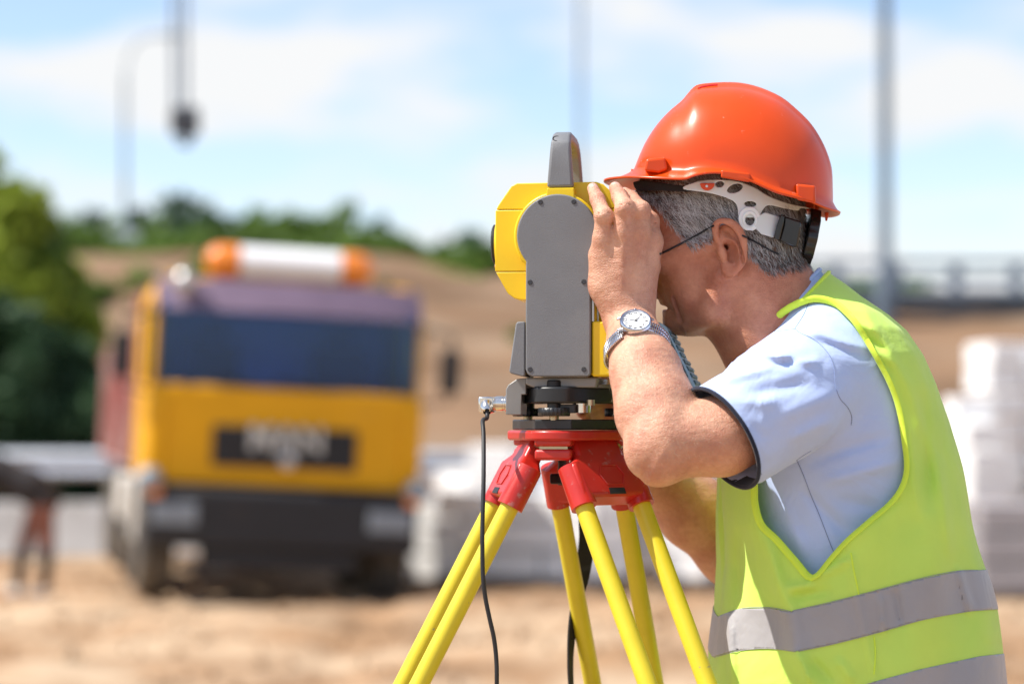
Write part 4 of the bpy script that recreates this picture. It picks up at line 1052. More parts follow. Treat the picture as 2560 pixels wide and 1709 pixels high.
# skull and face
B.ell(H(1803, 500), (0.098, 0.077, 0.098), tilt(8), k=0.02)
B.ell(H(1692, 520), (0.047, 0.062, 0.052), HM, k=0.03)
B.ell(H(1895, 575), (0.052, 0.062, 0.055), HM, k=0.03)
B.ell(H(1718, 655), (0.046, 0.052, 0.066), tilt(12), k=0.03)
B.ell(H(1770, 690), (0.055, 0.056, 0.058), HM, k=0.03)
B.ell(H(1718, 768), (0.031, 0.033, 0.035), tilt(20), k=0.014)
for sg in (1, -1):
    B.ell(H(1690, 632, 0.050, sg), (0.034, 0.018, 0.020), tilt(10), k=0.018)              # cheek bone
    B.cone(H(1660, 640, 0.047, sg), H(1790, 612, 0.072, sg), 0.012, 0.010, 0.018)          # zygomatic arch
    B.ell(H(1738, 728, 0.043, sg), (0.026, 0.018, 0.042), tilt(25), k=0.016)               # cheek
    B.cone(H(1808, 700, 0.064, sg), H(1786, 775, 0.055, sg), 0.015, 0.015, 0.02)           # jaw angle
    B.cone(H(1786, 775, 0.055, sg), H(1726, 803, 0.026, sg), 0.015, 0.013, 0.012)
    B.cone(H(1664, 692, 0.034, sg), H(1700, 770, 0.036, sg), 0.007, 0.006, 0.008)          # fold beside the mouth
    B.cone(H(1620, 548, 0.040, sg), H(1630, 552, 0.012, sg), 0.0095, 0.010, 0.012)         # brow
    B.ell(H(1640, 592, 0.031, sg), (0.017, 0.021, 0.014), HM, k=0.010, op='s')             # eye socket
    B.ell(H(1648, 592, 0.031, sg), (0.0125, 0.0145, 0.0115), HM, k=0.003)                  # lids over the eye
    B.ell(H(1645, 728, 0.014, sg), (0.012, 0.008, 0.009), HM, k=0.006)                     # nostril wing
    B.cone(H(1868, 690, 0.060, sg), H(1902, 905, 0.030, sg), 0.013, 0.013, 0.022)          # neck muscle
    B.cone(H(1842, 720, 0.056, sg), H(1868, 900, 0.022, sg), 0.006, 0.006, 0.010)
B.cone(H(1630, 600), H(1604, 708), 0.009, 0.0135, 0.012)                                   # nose
B.ell(H(1672, 755), (0.0105, 0.024, 0.0080), tilt(-20), k=0.004)                            # lips
B.ell(H(1683, 785), (0.0105, 0.021, 0.0085), tilt(-10), k=0.004)
B.ell(H(1664, 770), (0.016, 0.026, 0.0026), tilt(-12), k=0.003, op='s')
B.ell(H(1698, 803), (0.021, 0.023, 0.0165), tilt(15), k=0.008)                              # chin
B.ell(H(1768, 788), (0.042, 0.038, 0.024), tilt(8), k=0.012)                                # under the jaw
# neck
B.cone(H(1880, 660), H(1940, 800), 0.062, 0.064, 0.03)
B.cone(H(1940, 800), H(2030, 945), 0.064, 0.066, 0.03)
B.cone(H(1815, 838), H(1850, 900), 0.016, 0.020, 0.02)
B.cone(H(1690, 746, 0.045), H(1702, 800, 0.034), 0.0030, 0.0024, 0.006, 's')               # crease from the mouth corner
# ------------------------------------------------------------------ ear (left one is in full view)
def ear(sg):
    e = lambda px, py, s: H(px, py, s, sg)
    nrm = eL*sg
    EM = np.stack([eF*0.96 - eU*0.28, eU*0.96 + eF*0.28, nrm], 1)
    B.ell(e(1824, 618, 0.0805), (0.0180, 0.029, 0.0085), EM, k=0.004)
    rim = [(1797, 606), (1789, 585), (1789, 568), (1798, 557), (1814, 555), (1832, 561), (1847, 577), (1857, 600), (1861, 625), (1857, 648), (1846, 668), (1833, 680)]
    rp_ = spline([(a, b, 0.084 + 0.0115*math.sin(math.pi*min(1, max(0, (i)/11)))) for i, (a, b) in enumerate(rim)], 3)
    pts = [e(*q) for q in rp_]; n = len(pts)
    B.chain(pts, [0.0040 + 0.0010*math.sin(math.pi*i/n) for i in range(n)], 0.0018)
    B.ell(e(1822, 672, 0.083), (0.0092, 0.0105, 0.0052), EM, k=0.006)                      # lobe
    ah = [e(1811, 600, 0.086), e(1826, 604, 0.087), e(1840, 620, 0.0875), e(1842, 642, 0.0865), e(1832, 658, 0.085)]
    B.chain(ah, [0.0026, 0.0034, 0.0036, 0.0034, 0.003], 0.004)                             # inner ridge
    B.ell(e(1824, 628, 0.093), (0.0100, 0.0155, 0.0165), EM, k=0.003, op='s')               # bowl
    B.ell(e(1820, 579, 0.093), (0.0140, 0.0058, 0.0100), np.stack([eF*0.75 + eU*0.66, -eF*0.66 + eU*0.75, nrm], 1), k=0.003, op='s')  # upper hollow
    B.ell(e(1851, 628, 0.0945), (0.0026, 0.022, 0.0065), EM, k=0.002, op='s')
    B.cone(e(1816, 617, 0.088), e(1812, 619, 0.066), 0.0038, 0.003, 0.003, 's')             # canal
    B.ell(e(1806, 632, 0.086), (0.0058, 0.0095, 0.0052), EM, k=0.004)                       # tragus
ear(1); ear(-1)

# ------------------------------------------------------------------ arms (photo pixel, depth)
def A(px, py, Y): return np.array(W(px, py, Y))
el = A(1658, 1106, 2.852)
B.cone(el, A(1800, 1090, 2.864), 0.0435, 0.0465, 0.008)
B.cone(A(1800, 1090, 2.864), A(2050, 985, 2.95), 0.0475, 0.042, 0.008)
B.cone(A(2050, 985, 2.95), A(2050, 960, 3.10), 0.045, 0.08, 0.03)
B.cone(A(1642, 1030, 2.878), el, 0.0485, 0.0435, 0.006)
B.cone(A(1614, 930, 2.912), A(1640, 1030, 2.878), 0.0430, 0.0495, 0.006)
B.cone(A(1590, 860, 2.942), A(1614, 930, 2.912), 0.0355, 0.0430, 0.006)
B.flatcone(A(1571, 785, 2.972), A(1590, 860, 2.942), 0.0290, 0.0355, (0, 1, 0.4), 0.84, 0.006)
B.cone(A(1624, 1140, 2.848), A(1642, 1148, 2.848), 0.024, 0.030, 0.020)                      # elbow point
B.cone(A(1668, 985, 2.89), A(1692, 1060, 2.86), 0.026, 0.030, 0.012)                        # brachioradialis
B.cone(A(1660, 1040, 2.835), A(1620, 1110, 2.835), 0.010, 0.012, 0.02)
# chest inside the clothes joins everything
B.ell(A(2050, 1000, 3.11), (0.085, 0.12, 0.085), k=0.03)
# left hand
def finger(S_, pts, rad, k=0.005):
    P = [A(*p) for p in pts]; S_.chain(P, rad, k)
    return P
wri = A(1566, 765, 2.976)
fl = {
 'little': [(1507, 600, 2.955), (1509, 540, 2.944), (1494, 499, 2.962), (1482, 471, 2.980)],
 'ring':   [(1560, 582, 2.946), (1563, 521, 2.936), (1549, 491, 2.960), (1538, 470, 2.984)],
 'middle': [(1601, 584, 2.950), (1601, 526, 2.944), (1577, 497, 2.975), (1562, 484, 3.000)],
 'index':  [(1632, 606, 2.966), (1624, 552, 2.968), (1604, 520, 2.995), (1590, 503, 3.015)]}
fr = {'little': (0.0118, 0.0106, 0.0089, 0.0070), 'ring': (0.0128, 0.0114, 0.0097, 0.0078), 'middle': (0.0128, 0.0115, 0.0096, 0.0080), 'index': (0.0124, 0.0108, 0.0090, 0.0074)}
roots = {'little': (1522, 735, 2.968), 'ring': (1548, 740, 2.962), 'middle': (1575, 742, 2.964), 'index': (1602, 742, 2.972)}
for f in fl:
    B.cone(A(*roots[f]), A(*fl[f][0]), 0.0145, 0.0128, 0.014)
for f in fl:
    P = finger(B, fl[f], fr[f], 0.0040)
    B.ell(P[0] + np.array([0, -0.0062, 0.004]), (0.0090, 0.0080, 0.0100), k=0.008)           # knuckle
    B.ell(P[1] + np.array([0, -0.0020, 0.0]), (fr[f][1]*1.02, fr[f][1]*0.98, fr[f][1]*0.9), k=0.005)
    # tendon along the back of the hand
    B.cone(P[0] + np.array([0, -0.0080, -0.004]), A(roots[f][0]*0.6 + 1566*0.4, 715, roots[f][2] - 0.0130), 0.0038, 0.0026, 0.006)
# heel of the hand, ulnar edge, thumb base
B.cone(A(1496, 640, 2.966), A(1505, 712, 2.970), 0.0120, 0.0125, 0.014)
B.cone(A(1508, 720, 2.972), wri, 0.0140, 0.0240, 0.016)
B.flatcone(A(1560, 700, 2.972), A(1570, 790, 2.974), 0.036, 0.0285, (0, 1, 0.2), 0.62, 0.016)
B.cone(A(1602, 735, 2.985), A(1622, 662, 2.992), 0.0150, 0.0140, 0.012)
finger(B, [(1620, 668, 2.995), (1622, 610, 3.012), (1600, 566, 3.028), (1580, 545, 3.036)], (0.0145, 0.0115, 0.0100, 0.0080), 0.006)
# skin folds across the finger joints and the webs
for f in fl:
    p1, p2 = np.array(fl[f][1], float), np.array(fl[f][0], float)
    for dt in (-0.10, 0.02, 0.14):
        c = p1 + (p2 - p1)*dt; q = A(*c) + np.array([0, -fr[f][1]*1.03, 0])
        B.cone(q - np.array([0.006, -0.002, 0]), q + np.array([0.006, 0.002, 0]), 0.0009, 0.0009, 0.0016, 's')
# right arm and hand behind the tripod
B.cone(A(2020, 1000, 3.24), A(1960, 1180, 3.34), 0.06, 0.052, 0.03)
B.cone(A(1960, 1180, 3.34), A(1835, 1372, 3.30), 0.052, 0.050, 0.03)
B.cone(A(1835, 1372, 3.30), A(1735, 1278, 3.275), 0.0475, 0.047, 0.02)
B.cone(A(1735, 1278, 3.275), A(1560, 1095, 3.215), 0.047, 0.0300, 0.02)
rp0 = [(1560, 1095, 3.215), (1535, 1050, 3.205)]
B.cone(A(1560, 1095, 3.215), A(1530, 1030, 3.200), 0.0280, 0.030, 0.015)
B.flatcone(A(1540, 1050, 3.20), A(1528, 985, 3.190), 0.036, 0.034, (0.3, 1, 0), 0.55, 0.012)
for pts in ([(1522, 962, 3.19), (1490, 952, 3.168), (1470, 962, 3.150)], [(1516, 990, 3.19), (1478, 984, 3.165), (1460, 996, 3.148)],
            [(1514, 1014, 3.19), (1474, 1014, 3.165), (1456, 1030, 3.150)], [(1516, 1038, 3.195), (1484, 1040, 3.172), (1468, 1046, 3.158)],
            [(1545, 1010, 3.185), (1528, 966, 3.160), (1512, 950, 3.145)]):
    finger(B, pts, (0.0115, 0.0100, 0.0082), 0.005)

bV, bQ = B.mesh(0.0016)
bN = vnormals(bV, bQ)
bpx, bpy_ = proj(bV)
rel = bV - np.array([E0.x, E0.y, 0]); hs = rel @ eL; hq = rel @ eF
# place of each head point as seen on the near side (mirrored for the far side)
near = np.array([E0.x, E0.y, 0]) + hq[:, None]*eF + np.abs(hs)[:, None]*eL; near[:, 2] = bV[:, 2]
npx, npy = proj(near)
is_head = (npx > 1560) & (npy < 960) & (bV[:, 1] > 2.955) & ((npx > 1660) | (bV[:, 1] > 3.0))
hair_poly = [(1588, 470), (1600, 497), (1622, 512), (1650, 530), (1668, 556), (1688, 574), (1702, 592), (1712, 606), (1728, 618), (1748, 612), (1768, 600), (1782, 592), (1790, 582), (1796, 560),
             (1815, 553), (1840, 563), (1858, 592), (1866, 622), (1872, 640), (1888, 655), (1905, 676), (1930, 684), (1960, 680), (2000, 670), (2060, 640), (2060, 200), (1560, 200)]
hp_ = poly_sdf(npx, npy, hair_poly)
earm = (np.abs(hs) > 0.079) & (npx > 1780) & (npx < 1868) & (npy > 545) & (npy < 695)
scalp = np.where(is_head & ~earm, np.clip(-hp_/14, 0, 1), 0)*0.75
beard = np.where(is_head, np.clip(-poly_sdf(npx, npy, [(1655, 745), (1700, 735), (1740, 760), (1775, 800), (1740, 840), (1680, 840), (1655, 790)])/25, 0, 1), 0)*0.10
tan = np.where(is_head, 1.0, 0.0)
tan = np.where((bpx > 1600) & (bV[:, 1] < 2.9), 0.35*np.clip((bpy_ - 980)/200, 0, 1), tan)
tan = np.where(bV[:, 1] > 3.13, 0.5, tan)
nail = np.zeros(len(bV))
for f in ('little', 'ring', 'middle'):
    tp, dp = A(*fl[f][3]), A(*fl[f][2]); ax_ = (tp - dp)/np.linalg.norm(tp - dp); back = np.array([0.05, -1, 0.35]); back -= ax_*(back @ ax_); back /= np.linalg.norm(back)
    d = bV - (tp + back*0.004); nail = np.maximum(nail, ((np.abs(d @ ax_) < 0.0062) & (np.abs(d @ np.cross(ax_, back)) < 0.0045) & (d @ back > 0) & (np.linalg.norm(d, axis=1) < 0.011)).astype(float))
surveyor = thing('person', (W(2080, 0, 3.1).x, 3.1, 0), 'man in orange helmet and lime safety vest looking into the surveying instrument', 'person')
body = obj('body', bV, bQ, M['skin'], surveyor, smooth=180, attrs={'tan': tan, 'scalp': np.maximum(scalp, beard), 'nail': nail})
# ================================================================== CLOTHES
YT = 3.10                                              # depth of the spine plane
back_t = [(640, 2030), (690, 2072), (716, 2108), (752, 2148), (792, 2206), (831, 2251), (890, 2290), (962, 2323), (1054, 2356), (1166, 2389), (1290, 2421), (1409, 2448), (1520, 2477), (1632, 2500), (1709, 2516), (1900, 2530), (2150, 2490)]
front_t = [(640, 2000), (690, 1955), (716, 1930), (752, 1905), (792, 1885), (831, 1872), (890, 1862), (962, 1838), (1054, 1815), (1166, 1798), (1290, 1796), (1409, 1802), (1520, 1796), (1632, 1780), (1709, 1774), (1900, 1790), (2150, 1880)]
half_t = [(640, 0.05), (690, 0.088), (716, 0.108), (752, 0.138), (792, 0.165), (831, 0.182), (890, 0.192), (962, 0.196), (1100, 0.195), (1300, 0.196), (1500, 0.20), (1709, 0.205), (1900, 0.20), (2150, 0.17)]
def torso(P, off):
    py = HZ - (P[:, 2] - CZ) * FPX / YT
    f = (np.interp(py, *zip(*front_t)) - 1280) * YT / FPX; bk = (np.interp(py, *zip(*back_t)) - 1280) * YT / FPX
    hw_ = np.interp(py, *zip(*half_t)) + off
    c = (f + bk)/2; a = np.maximum((bk - f)/2 + off, 0.005); n = 2.35
    k = ((np.abs(P[:, 0] - c)/a)**n + (np.abs(P[:, 1] - YT)/np.maximum(hw_, 0.005))**n)**(1/n)
    rr = np.hypot(P[:, 0] - c, P[:, 1] - YT)
    d = rr * (1 - 1/np.maximum(k, 1e-6))
    return np.maximum(d, -0.1)
def dense(f, lo, hi, h):
    n = np.ceil((np.array(hi) - np.array(lo))/h).astype(int)
    g = np.stack(np.meshgrid(*[lo[i] + np.arange(n[i])*h for i in range(3)], indexing='ij'), -1)
    vol = np.empty(tuple(n), np.float32)
    for i in range(n[0]): vol[i] = f(g[i].reshape(-1, 3)).reshape(n[1], n[2])
    return nets(vol, lo, h)

z4 = lambda p: (1660 + p[0]/1.5236, 680 + p[1]/1.5236)
zhip = 0.86
# ---- shirt: torso plus two sleeves, with drawn folds
sh_j = np.array(W(2105, 905, 2.945)); hem_c = np.array(W(1801, 1096, 2.862)); ax_s = (hem_c - sh_j)/np.linalg.norm(hem_c - sh_j)
mid_s = (sh_j + hem_c)/2
sleeve = SDF()
sleeve.flatcone(np.array(W(2060, 935, 2.962)), np.array(W(1950, 1006, 2.895)), 0.068, 0.068, (0, 1, 0), 0.95, 0.012)
sleeve.flatcone(np.array(W(1950, 1006, 2.895)), hem_c + ax_s*0.03, 0.068, 0.0665, (0, 1, 0), 0.92, 0.012)
sleeve.cone(np.array(W(2030, 880, 2.985)), np.array(W(1890, 965, 2.93)), 0.046, 0.040, 0.02)
r_sh = np.array([sh_j[0], 2*YT - sh_j[1], sh_j[2]]); r_hem = np.array(W(1905, 1150, 3.33))
sleeve_r = SDF(); sleeve_r.cone(r_sh, r_hem, 0.085, 0.075, 0.03)
def creases(P, px, py, folds=None):
    """soft pull folds: ridges along traced lines of the side view (photo px), amplitude in m"""
    out = np.zeros(len(P))
    for (x0, y0, x1, y1, w, amp) in (FOLDS if folds is None else folds):
        ex, ey = x1-x0, y1-y0; L2 = ex*ex + ey*ey
        t = ((px-x0)*ex + (py-y0)*ey)/L2; tt = np.clip(t, 0, 1)
        d = np.hypot(px - x0 - tt*ex, py - y0 - tt*ey)
        out += 1.35 * amp * np.exp(-(d/w)**2) * np.clip(1.25 - np.abs(2*t-1)**2, 0, 1)
    return out
FOLDS = [tuple(z4((a, b)) + z4((c, d))) + (w, amp) for a, b, c, d, w, amp in (
    (170, 430, 470, 330, 13, 0.006), (250, 380, 560, 320, 11, -0.005), (330, 300, 590, 345, 12, 0.006), (130, 480, 430, 500, 16, 0.005), (240, 520, 390, 640, 14, -0.006),
    (300, 470, 560, 420, 18, -0.004), (200, 600, 330, 760, 13, 0.003), (520, 210, 760, 300, 12, 0.004), (560, 250, 800, 330, 12, -0.003), (420, 560, 680, 450, 20, 0.003),
    (480, 640, 640, 560, 14, 0.003), (560, 720, 860, 620, 16, -0.004), (600, 800, 900, 720, 16, 0.004), (520, 820, 700, 1000, 15, -0.004), (640, 860, 820, 900, 18, -0.003), (450, 860, 540, 1080, 16, 0.003))]
VFOLDS = [tuple(z4((a, b)) + z4((c, d))) + (w, amp) for a, b, c, d, w, amp in (
    (700, 170, 820, 235, 8, 0.004), (740, 240, 850, 300, 8, -0.004), (760, 280, 880, 350, 9, 0.003), (930, 520, 965, 930, 12, 0.004), (985, 470, 1010, 900, 14, -0.005), (1040, 700, 1090, 1080, 14, 0.004),
    (560, 1175, 720, 1085, 10, 0.004), (470, 1205, 570, 1190, 12, 0.005), (480, 1240, 640, 1210, 12, -0.004), (500, 1440, 560, 1570, 12, 0.006), (560, 1470, 640, 1560, 12, -0.004), (660, 1470, 720, 1560, 12, 0.004),
    (822, 1225, 836, 1380, 7, 0.004), (880, 1200, 905, 1350, 8, -0.0035), (1120, 1120, 1165, 1300, 9, 0.004), (395, 990, 450, 1260, 14, 0.004), (290, 980, 285, 1290, 16, -0.004), (250, 1300, 262, 1560, 12, 0.005), (760, 960, 900, 860, 10, -0.003), (640, 1080, 800, 960, 8, 0.002))]
def shirt_f(P):
    t = torso(P, np.interp(P[:, 2], [1.28, 1.36], [-0.020, -0.010]))
    near_ = P[:, 1] < YT + 0.05
    d = t
    s1 = sleeve.eval_pts(P); d = smin(d, np.minimum(s1, 0.3), 0.016)
    s2 = sleeve_r.eval_pts(P); d = smin(d, np.minimum(s2, 0.3), 0.02)
    px, py = 1280 + P[:, 0]/P[:, 1]*FPX, HZ - (P[:, 2] - CZ)/P[:, 1]*FPX
    hemd = np.clip(-((P - hem_c) @ ax_s)/0.05, 0, 1)
    cr = np.where(near_, creases(P, px, py), 0)*np.where(px < 2000, hemd, 1)
    return d - cr - 0.0026*vnoise(P, 42, 3, 2)*np.where(px < 1900, hemd, 1)
lo, hi = np.array([W(1690, 0, 2.85).x, 2.74, zhip]), np.array([W(2560, 0, 3.1).x, 3.47, W(0, 640, 3.1).z])
V, Q = dense(shirt_f, lo, hi, 0.0036)
T = tris(Q); px, py = proj(V)
# hem of the left sleeve (open end), neck opening, right sleeve end
sV, sT = clip(V, T, -((V - hem_c) @ ax_s))
px, py = proj(sV)
c0, c1 = np.array([1837., 897.]), np.array([2022., 700.]); dn_ = np.array([c1[1]-c0[1], -(c1[0]-c0[0])])*-1; dn_ /= np.linalg.norm(dn_)
def neckline(P, shift):
    px = 1280 + P[:, 0]/P[:, 1]*FPX; py = HZ - (P[:, 2]-CZ)/P[:, 1]*FPX
    s = (px - c0[0])*dn_[0] + (py - c0[1])*dn_[1] - shift
    return np.maximum(s, (py - 905)*1.0)
def necktest(P, shift):
    return neckline(P, shift)
sV, sT = clip(sV, sT, necktest(sV, 2.0))
ax_r = (r_hem - r_sh)/np.linalg.norm(r_hem - r_sh)
sV, sT = clip(sV, sT, np.maximum(-((sV - r_hem) @ ax_r), 3.22 - sV[:, 1]))
sV, sT = clip(sV, sT, sV[:, 2] - zhip - 0.02)
shirt = obj('shirt', sV, sT, M['shirt'], surveyor, smooth=180, solid=0.0016)
sN = vnormals(sV, sT); bvh_shirt = BVHTree.FromPolygons([tuple(p) for p in sV], [tuple(t) for t in sT])
def cast(bvh, px, py, lift=0.001):
    o = Vector((0, 0, CZ)); d = (W(px, py, 3.0) - o).normalized(); h = bvh.ray_cast(o, d)
    return None if h[0] is None else h[0] + (-d)*lift
def cast_line(bvh, pts, lift=0.001, n=8):
    return [p for p in (cast(bvh, q[0], q[1], lift) for q in spline(pts, n)) if p is not None]
def seam(name, pts, r, m, parent, bvh, lift=0.0004, n=8):
    P = cast_line(bvh, [z4(p) for p in pts], lift, n)
    if len(P) > 1: return MB().tube(P, r, 6).build(name, m, parent, smooth=60)
for pts in ([(548, 125), (530, 165), (505, 205), (500, 215), (520, 232), (560, 250), (600, 280), (635, 325), (650, 375), (653, 430), (670, 480), (700, 515), (715, 550), (713, 582)],
            [(370, 232), (430, 225), (500, 216)], [(505, 715), (530, 770), (560, 850), (590, 920), (615, 985), (640, 1050), (662, 1095)], [(505, 715), (535, 695), (560, 680)]):
    seam('seam', pts, 0.00045, M['thread'], shirt, bvh_shirt)
for pts in ([(225, 500), (255, 560), (295, 640), (335, 710), (372, 770)], [(213, 510), (243, 570), (283, 650), (322, 718), (358, 775)]):
    seam('hem_stitch', pts, 0.0004, M['thread'], shirt, bvh_shirt)
# navy piping round the sleeve hem: boundary of the clip plane
ring = []
for k in range(72):
    a = 2*math.pi*k/72; u_ = np.cross(ax_s, [0, 1, 0]); u_ /= np.linalg.norm(u_); w_ = np.cross(ax_s, u_)
    d = u_*math.cos(a) + w_*math.sin(a); o = hem_c - ax_s*0.0012
    h = bvh_shirt.ray_cast(Vector(o + d*0.14), Vector(-d))
    if h[0] is not None: ring.append(h[0])
if ring:
    rl = np.array([(p - Vector(hem_c)).length for p in ring]); md_ = np.array([np.median(np.take(rl, range(i-4, i+5), mode='wrap')) for i in range(len(rl))])
    ring = [Vector(hem_c) + (p - Vector(hem_c))*float(md_[i]/rl[i]) for i, p in enumerate(ring)]
    ring.append(ring[0]); MB().tube(ring, 0.0026, 8, cap=False).build('sleeve_piping', M['navy'], shirt, smooth=60)
    inner = MB(); vs, fs = [], []
    for i, p in enumerate(ring):
        q = Vector(hem_c) + (p - Vector(hem_c))*0.975; vs += [q + Vector(ax_s)*0.001, q - Vector(ax_s)*0.02]
    fs = [(2*i, 2*i+2, 2*i+3, 2*i+1) for i in range(len(ring)-1)]
    inner.add(vs, fs); inner.build('sleeve_facing', M['navy'], shirt, smooth=60)
# collar rib
def edge_ring(V_, shift, ymax=905):
    s_ = necktest(V_, shift); px_, py_ = proj(V_); P_ = V_[(np.abs(s_) < 0.4) & (py_ < ymax) & (V_[:, 1] < YT + 0.02)]
    if len(P_) < 8: return []
    o_ = np.argsort(P_[:, 2]); P_ = P_[o_]
    k_ = np.array_split(np.arange(len(P_)), max(6, min(26, len(P_)//4)))
    return [Vector(P_[i].mean(0)) for i in k_ if len(i)]
cr_ = edge_ring(sV, 2.0, 840)
if len(cr_) > 4: MB().tube([Vector(p) for p in spline(cr_, 3)], 0.0032, 8).build('collar_rib', M['shirt'], shirt, smooth=60)

# ---- vest
def vest_f(P):
    px, py = 1280 + P[:, 0]/P[:, 1]*FPX, HZ - (P[:, 2] - CZ)/P[:, 1]*FPX
    d = torso(P, 0.0)
    # front edge line where the front panel turns to the side, hanging folds towards the hem
    cx = np.interp(py, [1180, 1310, 1526, 1626, 1709, 1900], [1880, 1886, 1975, 1995, 2030, 2060])
    low = np.clip((py - 1150)/150, 0, 1)
    f = np.where(P[:, 1] < YT, 0.011*np.exp(-((px - cx)/26)**2)*low - 0.006*np.exp(-((px - cx + 75)/55)**2)*low, 0)
    f += np.where(P[:, 1] < YT, 0.004*np.exp(-((px - np.interp(py, [1350, 1480, 1709], [2120, 2140, 2190]))/9)**2)*np.clip((py-1370)/60, 0, 1), 0)
    f += 0.0035*np.sin(px*0.035 + py*0.006)*low*np.clip((px-1950)/300, 0, 1) + 0.0042*vnoise(P*np.array([1, 1, 0.35]), 34, 11, 3)
    f += 0.006*np.exp(-((px - np.interp(py, [760, 960, 1166], [2215, 2330, 2400]) + 62)/16)**2)*np.clip((py-740)/50, 0, 1)*np.clip((1180-py)/120, 0, 1)
    f += np.where(P[:, 1] < YT, creases(P, px, py, VFOLDS), 0)
    return d - f
V, Q = dense(vest_f, lo - np.array([0.02, 0.0, 0.0]), hi, 0.0036)
T = tris(Q)
arm = [z4(p) for p in ((425, 178), (545, 106), (640, 113), (700, 158), (740, 208), (800, 308), (860, 420), (895, 520), (915, 640), (925, 740), (908, 815), (862, 880), (780, 950), (700, 1020), (640, 1085), (566, 1163), (500, 1100), (430, 1020), (370, 960), (346, 880), (343, 800), (330, 650), (320, 500), (340, 330))]
arm = [tuple(p) for p in spline(arm, 4, closed=True)]
def cutpoly(V, T, poly, near=True):
    P = V.copy(); far = P[:, 1] > YT
    if near: sel = ~far
    else: sel = far; P[:, 1] = 2*YT - P[:, 1]
    px, py = proj(P); s = poly_sdf(px, py, poly)
    return clip(V, T, np.where(sel, s, 50.0))
vV, vT = cutpoly(V, T, arm, True); vV, vT = cutpoly(vV, vT, arm, False)
vV, vT = clip(vV, vT, necktest(vV, 23.0)); vV, vT = clip(vV, vT, vV[:, 2] - 0.90)
# front opening: a V neck on the hidden chest side
vN = vnormals(vV, vT); vV2 = vV + vN*0.0
vest = obj('safety_vest', vV2, vT, M['vest'], surveyor, smooth=180, solid=0.0012)
bvh_vest = BVHTree.FromPolygons([tuple(p) for p in vV2], [tuple(t) for t in vT])
full_bvh = BVHTree.FromPolygons([tuple(p) for p in V], [tuple(t) for t in T])
# bright binding along the armhole
loop = [cast(full_bvh, x, y, 0.0008) for x, y in arm]; loop = [p for p in loop if p is not None and p.y < YT]
MB().tube(loop + [loop[0]], 0.0046, 10, cap=False, flat=((0, 1, 0), 0.5)).build('armhole_binding', M['binding'], vest, smooth=60)
nl = edge_ring(vV, 23.0, 790)
if len(nl) > 4: MB().tube([Vector(p) for p in spline(nl, 3)], 0.0026, 8).build('neck_binding', M['binding'], vest, smooth=60)
# reflective bands, cut from the same surface and lifted off it
def band(top, bot, nm='reflective_band'):
    tx, ty = zip(*[z4(p) for p in top]); bx, by = zip(*[z4(p) for p in bot])
    P = vV.copy(); far = P[:, 1] > YT; Pn = P.copy(); Pn[far, 1] = 2*YT - Pn[far, 1]
    px, py = proj(Pn)
    s = np.minimum(py - np.interp(px, tx, ty), np.interp(px, bx, by) - py)
    W_, T_ = clip(vV, vT, s)
    N_ = vnormals(W_, T_)
    return obj(nm, W_ + N_*0.0011, T_, M['reflective'], vest, smooth=180, solid=0.0008)
band([(100, 1322), (205, 1311), (290, 1282), (400, 1278), (480, 1292), (620, 1262), (800, 1215), (960, 1172), (1120, 1138), (1300, 1130)],
     [(100, 1490), (180, 1466), (270, 1440), (400, 1430), (505, 1442), (640, 1415), (820, 1368), (980, 1322), (1160, 1290), (1320, 1280)])
band([(80, 1705), (180, 1690), (500, 1640), (640, 1605), (820, 1553), (980, 1510), (1200, 1462), (1400, 1440)], [(80, 1850), (180, 1840), (500, 1790), (640, 1755), (820, 1703), (980, 1660), (1200, 1612), (1400, 1590)])
# stitched side seam of the vest
for pts in ([(712, 1068), (722, 1130), (735, 1190), (742, 1228)], [(800, 1385), (805, 1450), (800, 1530)]):
    seam('side_seam', pts, 0.0011, M['binding'], vest, bvh_vest, 0.0)
for pts in ([(215, 1306), (300, 1279), (400, 1276), (480, 1290)], [(490, 1288), (640, 1254), (800, 1213), (960, 1170), (1110, 1138), (1195, 1134)],
            [(190, 1466), (290, 1440), (400, 1432), (500, 1444)], [(512, 1442), (640, 1416), (820, 1370), (980, 1324), (1150, 1292), (1235, 1284)]):
    seam('band_stitch', pts, 0.00045, M['reflective'], vest, bvh_vest, 0.0014, 10)

# ---- trousers and boots (below the picture, so that the man stands on the sand)
L = SDF(); hx = W(2150, 0, YT).x
L.ell((hx, YT, 0.93), (0.16, 0.18, 0.13), k=0.04)
for sg in (-1, 1):
    L.chain([(hx, YT + sg*0.09, 0.90), (hx - 0.02, YT + sg*0.13, 0.48), (hx + 0.04, YT + sg*0.15, 0.09)], [0.105, 0.075, 0.065], 0.03)
V, Q = L.mesh(0.012); obj('trousers', V, Q, M['trousers'], surveyor, smooth=180)
for sg in (-1, 1):
    b_ = SDF(); b_.chain([(hx + 0.05, YT + sg*0.15, 0.05), (hx - 0.06, YT + sg*0.155, 0.045), (hx - 0.17, YT + sg*0.16, 0.04)], [0.055, 0.048, 0.042], 0.02)
    V, Q = b_.mesh(0.012); obj('boot', V, Q, M['rubber'], surveyor, smooth=180)
